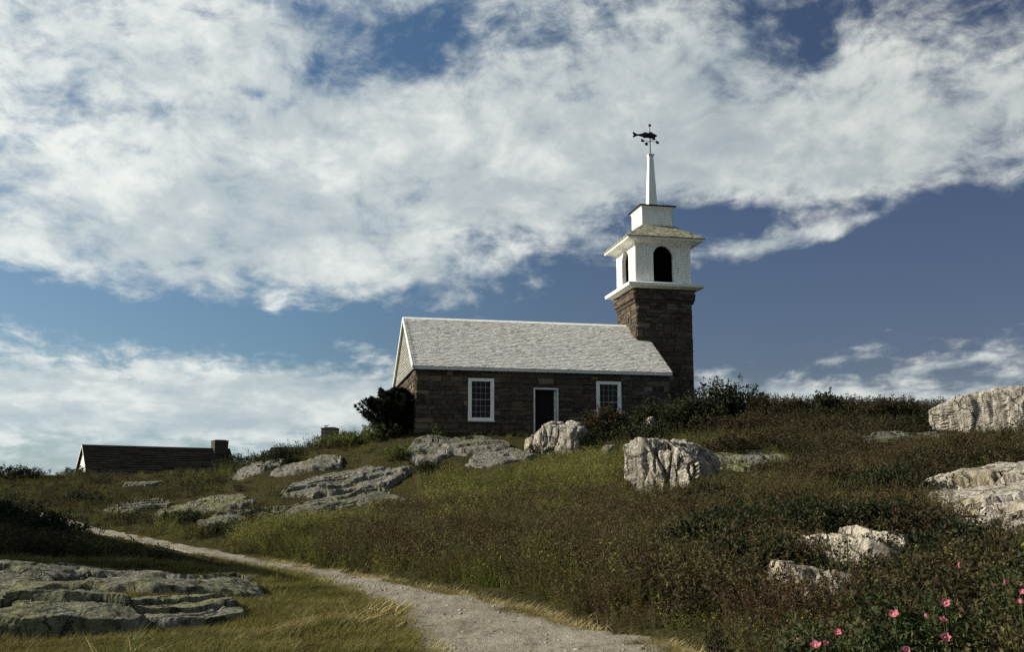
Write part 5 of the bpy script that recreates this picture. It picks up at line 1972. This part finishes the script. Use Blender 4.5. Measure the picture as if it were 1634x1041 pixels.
    where = ('right below the cleft boulder', 'below the right end of the grassy ledge', 'half way up the right slope, left of the broad slab', 'above the flat lichened rock, left side', 'below the cleft boulder, half way to the path',
             'above the left end of the broad slab', 'left of the leaning stone, nearer the path', 'touching the left side of the leaning stone', 'right of the flat lichened rock', 'below the long thin ledge, left end', 'between the speckled slab and the roses', 'right of the grassy ledge behind the cleft boulder')
    for k, (px, py, Y, wd) in enumerate(((1130, 790, 23.0, 1.6), (1195, 770, 25.0, 1.8), (1330, 775, 23.0, 1.9), (1300, 830, 18.0, 1.4), (1150, 838, 19.0, 1.3), (1480, 735, 25.5, 2.2), (1120, 900, 15.2, 1.1),
                                         (1210, 925, 13.6, 1.0), (1455, 872, 15.0, 1.1), (1360, 745, 26.5, 2.2), (1540, 880, 13.6, 1.0), (1255, 745, 28.0, 2.0))):
        bush('low dark shrub ' + where[k], px, py, Y, wd * 1.35, wd, rgm.uniform(0.55, 0.9), ('leaf_dark', 'leaf_dark', 'leaf_brown')[k % 3], 520 + k, leaf=0.06, n=6500, spiky=0.4, group='dark shrubs of the right slope')
    # left side
    bush('sunlit green shrub left of the flat chapel ledge', 610, 703, 44.5, 2.6, 1.8, 0.7, 'leaf_green', 220, leaf=0.08, n=3000, spiky=0.3)
    bush('green shrub below the lone chimney on the left brow', 545, 708, 46.0, 2.8, 1.8, 0.6, 'leaf_green', 221, leaf=0.08, n=3000, spiky=0.3)
    bush('bright green low shrub under the evergreen, left of the chapel', 575, 706, 45.0, 2.6, 1.6, 0.5, 'leaf_green', 251, leaf=0.07, n=3600, spiky=0.4)
    bush('bright green low shrub above the upper slanting slab', 640, 722, 42.6, 1.8, 1.2, 0.5, 'leaf_green', 252, leaf=0.07, n=2600, spiky=0.4)
    bush('green shrub in the gap between flat chapel ledge and upper slanting slab', 690, 738, 40.6, 1.8, 1.2, 0.5, 'leaf_dark', 253, leaf=0.07, n=2800, spiky=0.4)
    bush('dark shrub on the left brow beside the grey rock', 455, 728, 45.2, 2.6, 1.8, 0.7, 'leaf_dark', 222, leaf=0.08, n=3000, spiky=0.4)
    bush('dark shrub in the left dip below the lichened slab', 415, 826, 30.5, 2.3, 1.6, 0.8, 'leaf_dark', 223, leaf=0.06, n=3800, spiky=0.4)
    bush('dark green shrub between the lichened slab and the path', 470, 852, 26.5, 2.0, 1.2, 0.6, 'grass_green', 224, leaf=0.055, n=3400, spiky=0.4)
    for k, (px, py, Y, wd, wh) in enumerate(((330, 770, 47.0, 2.6, 'below the right end of the cottage roof'), (300, 834, 33.5, 2.0, 'just above the path, below the dim ledge'), (130, 785, 46.0, 2.8, 'below the left end of the cottage'),
                                             (215, 838, 36.0, 1.8, 'where the path fades out at left'), (350, 850, 29.5, 1.6, 'above the path, left of the lichened slab'))):
        bush('dark low shrub ' + wh, px, py, Y, wd, wd * 0.7, 0.45, 'leaf_dark', 560 + k, leaf=0.065, n=3600, spiky=0.4, group='dark shrubs of the left slope')
    bush('dim shrub right of the far cottage', 372, 742, 54.0, 2.0, 1.6, 0.9, 'leaf_dark', 225, leaf=0.10, n=2000, spiky=0.6)
    bush('dark low shrub on the far left edge of the skyline', 25, 750, 56.0, 3.4, 2.0, 0.7, 'leaf_dark', 226, leaf=0.09, n=3200, spiky=0.3)
    bush('dark shrub at the left end of the far cottage', 122, 752, 60.0, 1.4, 1.4, 0.7, 'leaf_dark', 227, leaf=0.09, n=1400, spiky=0.4)
    # roses
    G = 'rose bushes in the lower right corner'
    r1 = bush('rose bush with the most pink flowers, lower right corner', 1478, 955, 7.6, 1.15, 1.0, 0.55, 'leaf_rose', 231, 'rose_bush', 0.052, 6000, G, 0.4, 'rose bush', lobes=11)
    r2 = bush('rose bush with small pink flowers at the bottom, below the leaning stone', 1320, 985, 7.3, 1.0, 0.9, 0.45, 'leaf_rose', 232, 'rose_bush', 0.04, 5200, G, 0.4, 'rose bush', lobes=10)
    r3 = bush('rose bush cropped by the right edge, below the flat stone', 1615, 905, 9.3, 1.0, 0.9, 0.5, 'leaf_rose', 233, 'rose_bush', 0.042, 5200, G, 0.4, 'rose bush', lobes=10)
    r4 = bush('rose bush with a single high pink flower beside the lichened rock', 1515, 908, 10.6, 1.2, 0.9, 0.4, 'leaf_rose', 234, 'rose_bush', 0.042, 4600, G, 0.4, 'rose bush', lobes=10)
    for i, (px, py, Y, r) in enumerate(((1508, 963, 7.4, 0.040), (1427, 982, 7.3, 0.042), (1476, 984, 7.3, 0.026), (1505, 991, 7.1, 0.036), (1508, 1019, 6.9, 0.044), (1446, 1038, 6.9, 0.030))):
        flower(r1, px, py, Y, r, 300 + i)
    for i, (px, py, Y, r) in enumerate(((1338, 1009, 7.0, 0.030), (1317, 1027, 6.9, 0.022), (1302, 1032, 6.8, 0.042), (1273, 1022, 6.9, 0.017))):
        flower(r2, px, py, Y, r, 320 + i)
    for i, (px, py, Y, r) in enumerate(((1603, 930, 9.0, 0.030), (1626, 933, 9.0, 0.026), (1632, 946, 8.9, 0.034), (1628, 960, 8.8, 0.030))):
        flower(r3, px, py, Y, r, 340 + i)
    flower(r4, 1529, 903, 10.2, 0.040, 360)
    # small yellow flowers
    for i, (px, py, Y, lab) in enumerate(((1292, 984, 9.0, 'tiny yellow flowers above the bottom pink roses'), (1136, 989, 10.0, 'tiny yellow flowers in the grass left of the rose bushes'))):
        w_ = bush(lab, px, py + 4, Y, 0.35, 0.3, 0.25, 'weed', 380 + i, 'wildflower', 0.035, 300, 'yellow wildflowers', 0.6, 'wildflower', lobes=4)
        for k in range(3):
            flower(w_, px + (-12, 2, 11)[k], py + (3, -2, 4)[k], Y, 0.015, 390 + i * 5 + k, 'yellow')


build_shrubs()


def build_conifer():
    """dark wind-pressed evergreen at the left end of the chapel"""
    rg = np.random.default_rng(77)
    base = at(628, 697, 44.3)
    x, y = float(base[0]), 44.6
    zg = gz(x, y)
    top = at(640, 616, 44.3)[2] - zg
    root = empty('evergreen_tree', (x, y, zg))
    tag(root, 'dark spreading evergreen against the left gable of the chapel', 'tree')
    tr = MB()
    tr.tube([(0.1, 0, -0.2), (0.15, 0, top * 0.5), (0.30, 0.0, top * 0.92)], [0.11, 0.07, 0.02], 8)
    tr.build('trunk', M['bark'], root)
    parts = []
    limbs = MB()
    for i in range(190):
        t = rg.uniform(0.0, 1.0) ** 0.9
        az = rg.uniform(0, 6.283)
        # longer towards the left, short on the wall side
        reach = (1.45 * (1 - t) ** 0.7 + 0.32) * (0.80 + 0.22 * max(0, -math.cos(az))) * (0.6 if math.cos(az) > 0.3 else 1.0) * rg.uniform(0.7, 1.08)
        d = np.array([math.cos(az), math.sin(az) * 0.85, 0.0])
        rise_ = rg.uniform(0.45, 0.95)
        p0 = np.array([0.12 + 0.16 * t, 0, t * top * 0.86])
        ts = np.linspace(0, 1, 16)[1:]
        ptsb = p0 + d * (ts * reach)[:, None]
        ptsb[:, 2] += reach * rise_ * ts**1.7 * (1.0 - 0.45 * t)
        if i % 3 == 0:
            limbs.tube([p0, ptsb[7], ptsb[14]], [0.03, 0.016, 0.005], 5)
        for j, p in enumerate(ptsb):
            k = 36
            tip = ts[j]
            sp = 0.17 * (1.0 - tip) + 0.012
            c = p + rg.normal(0, sp * 0.5, (k, 3)) * np.array([1, 1, 0.6])
            dd = d * 0.8 + np.array([0, 0, rise_]) + rg.normal(0, 0.55, (k, 3))
            ln_ = rg.uniform(0.10, 0.22, k)
            parts.append(leaf_quads(c, dd, rdir(k, rg), ln_, ln_ * 0.22))
    v, f = join(parts)
    v[:, 2] = np.maximum(v[:, 2], -0.05)
    # keep clear of the chapel wall
    link('crown', np_mesh('crown', v, f), M['needles'], root)
    limbs.build('limb', M['bark'], root)


build_conifer()
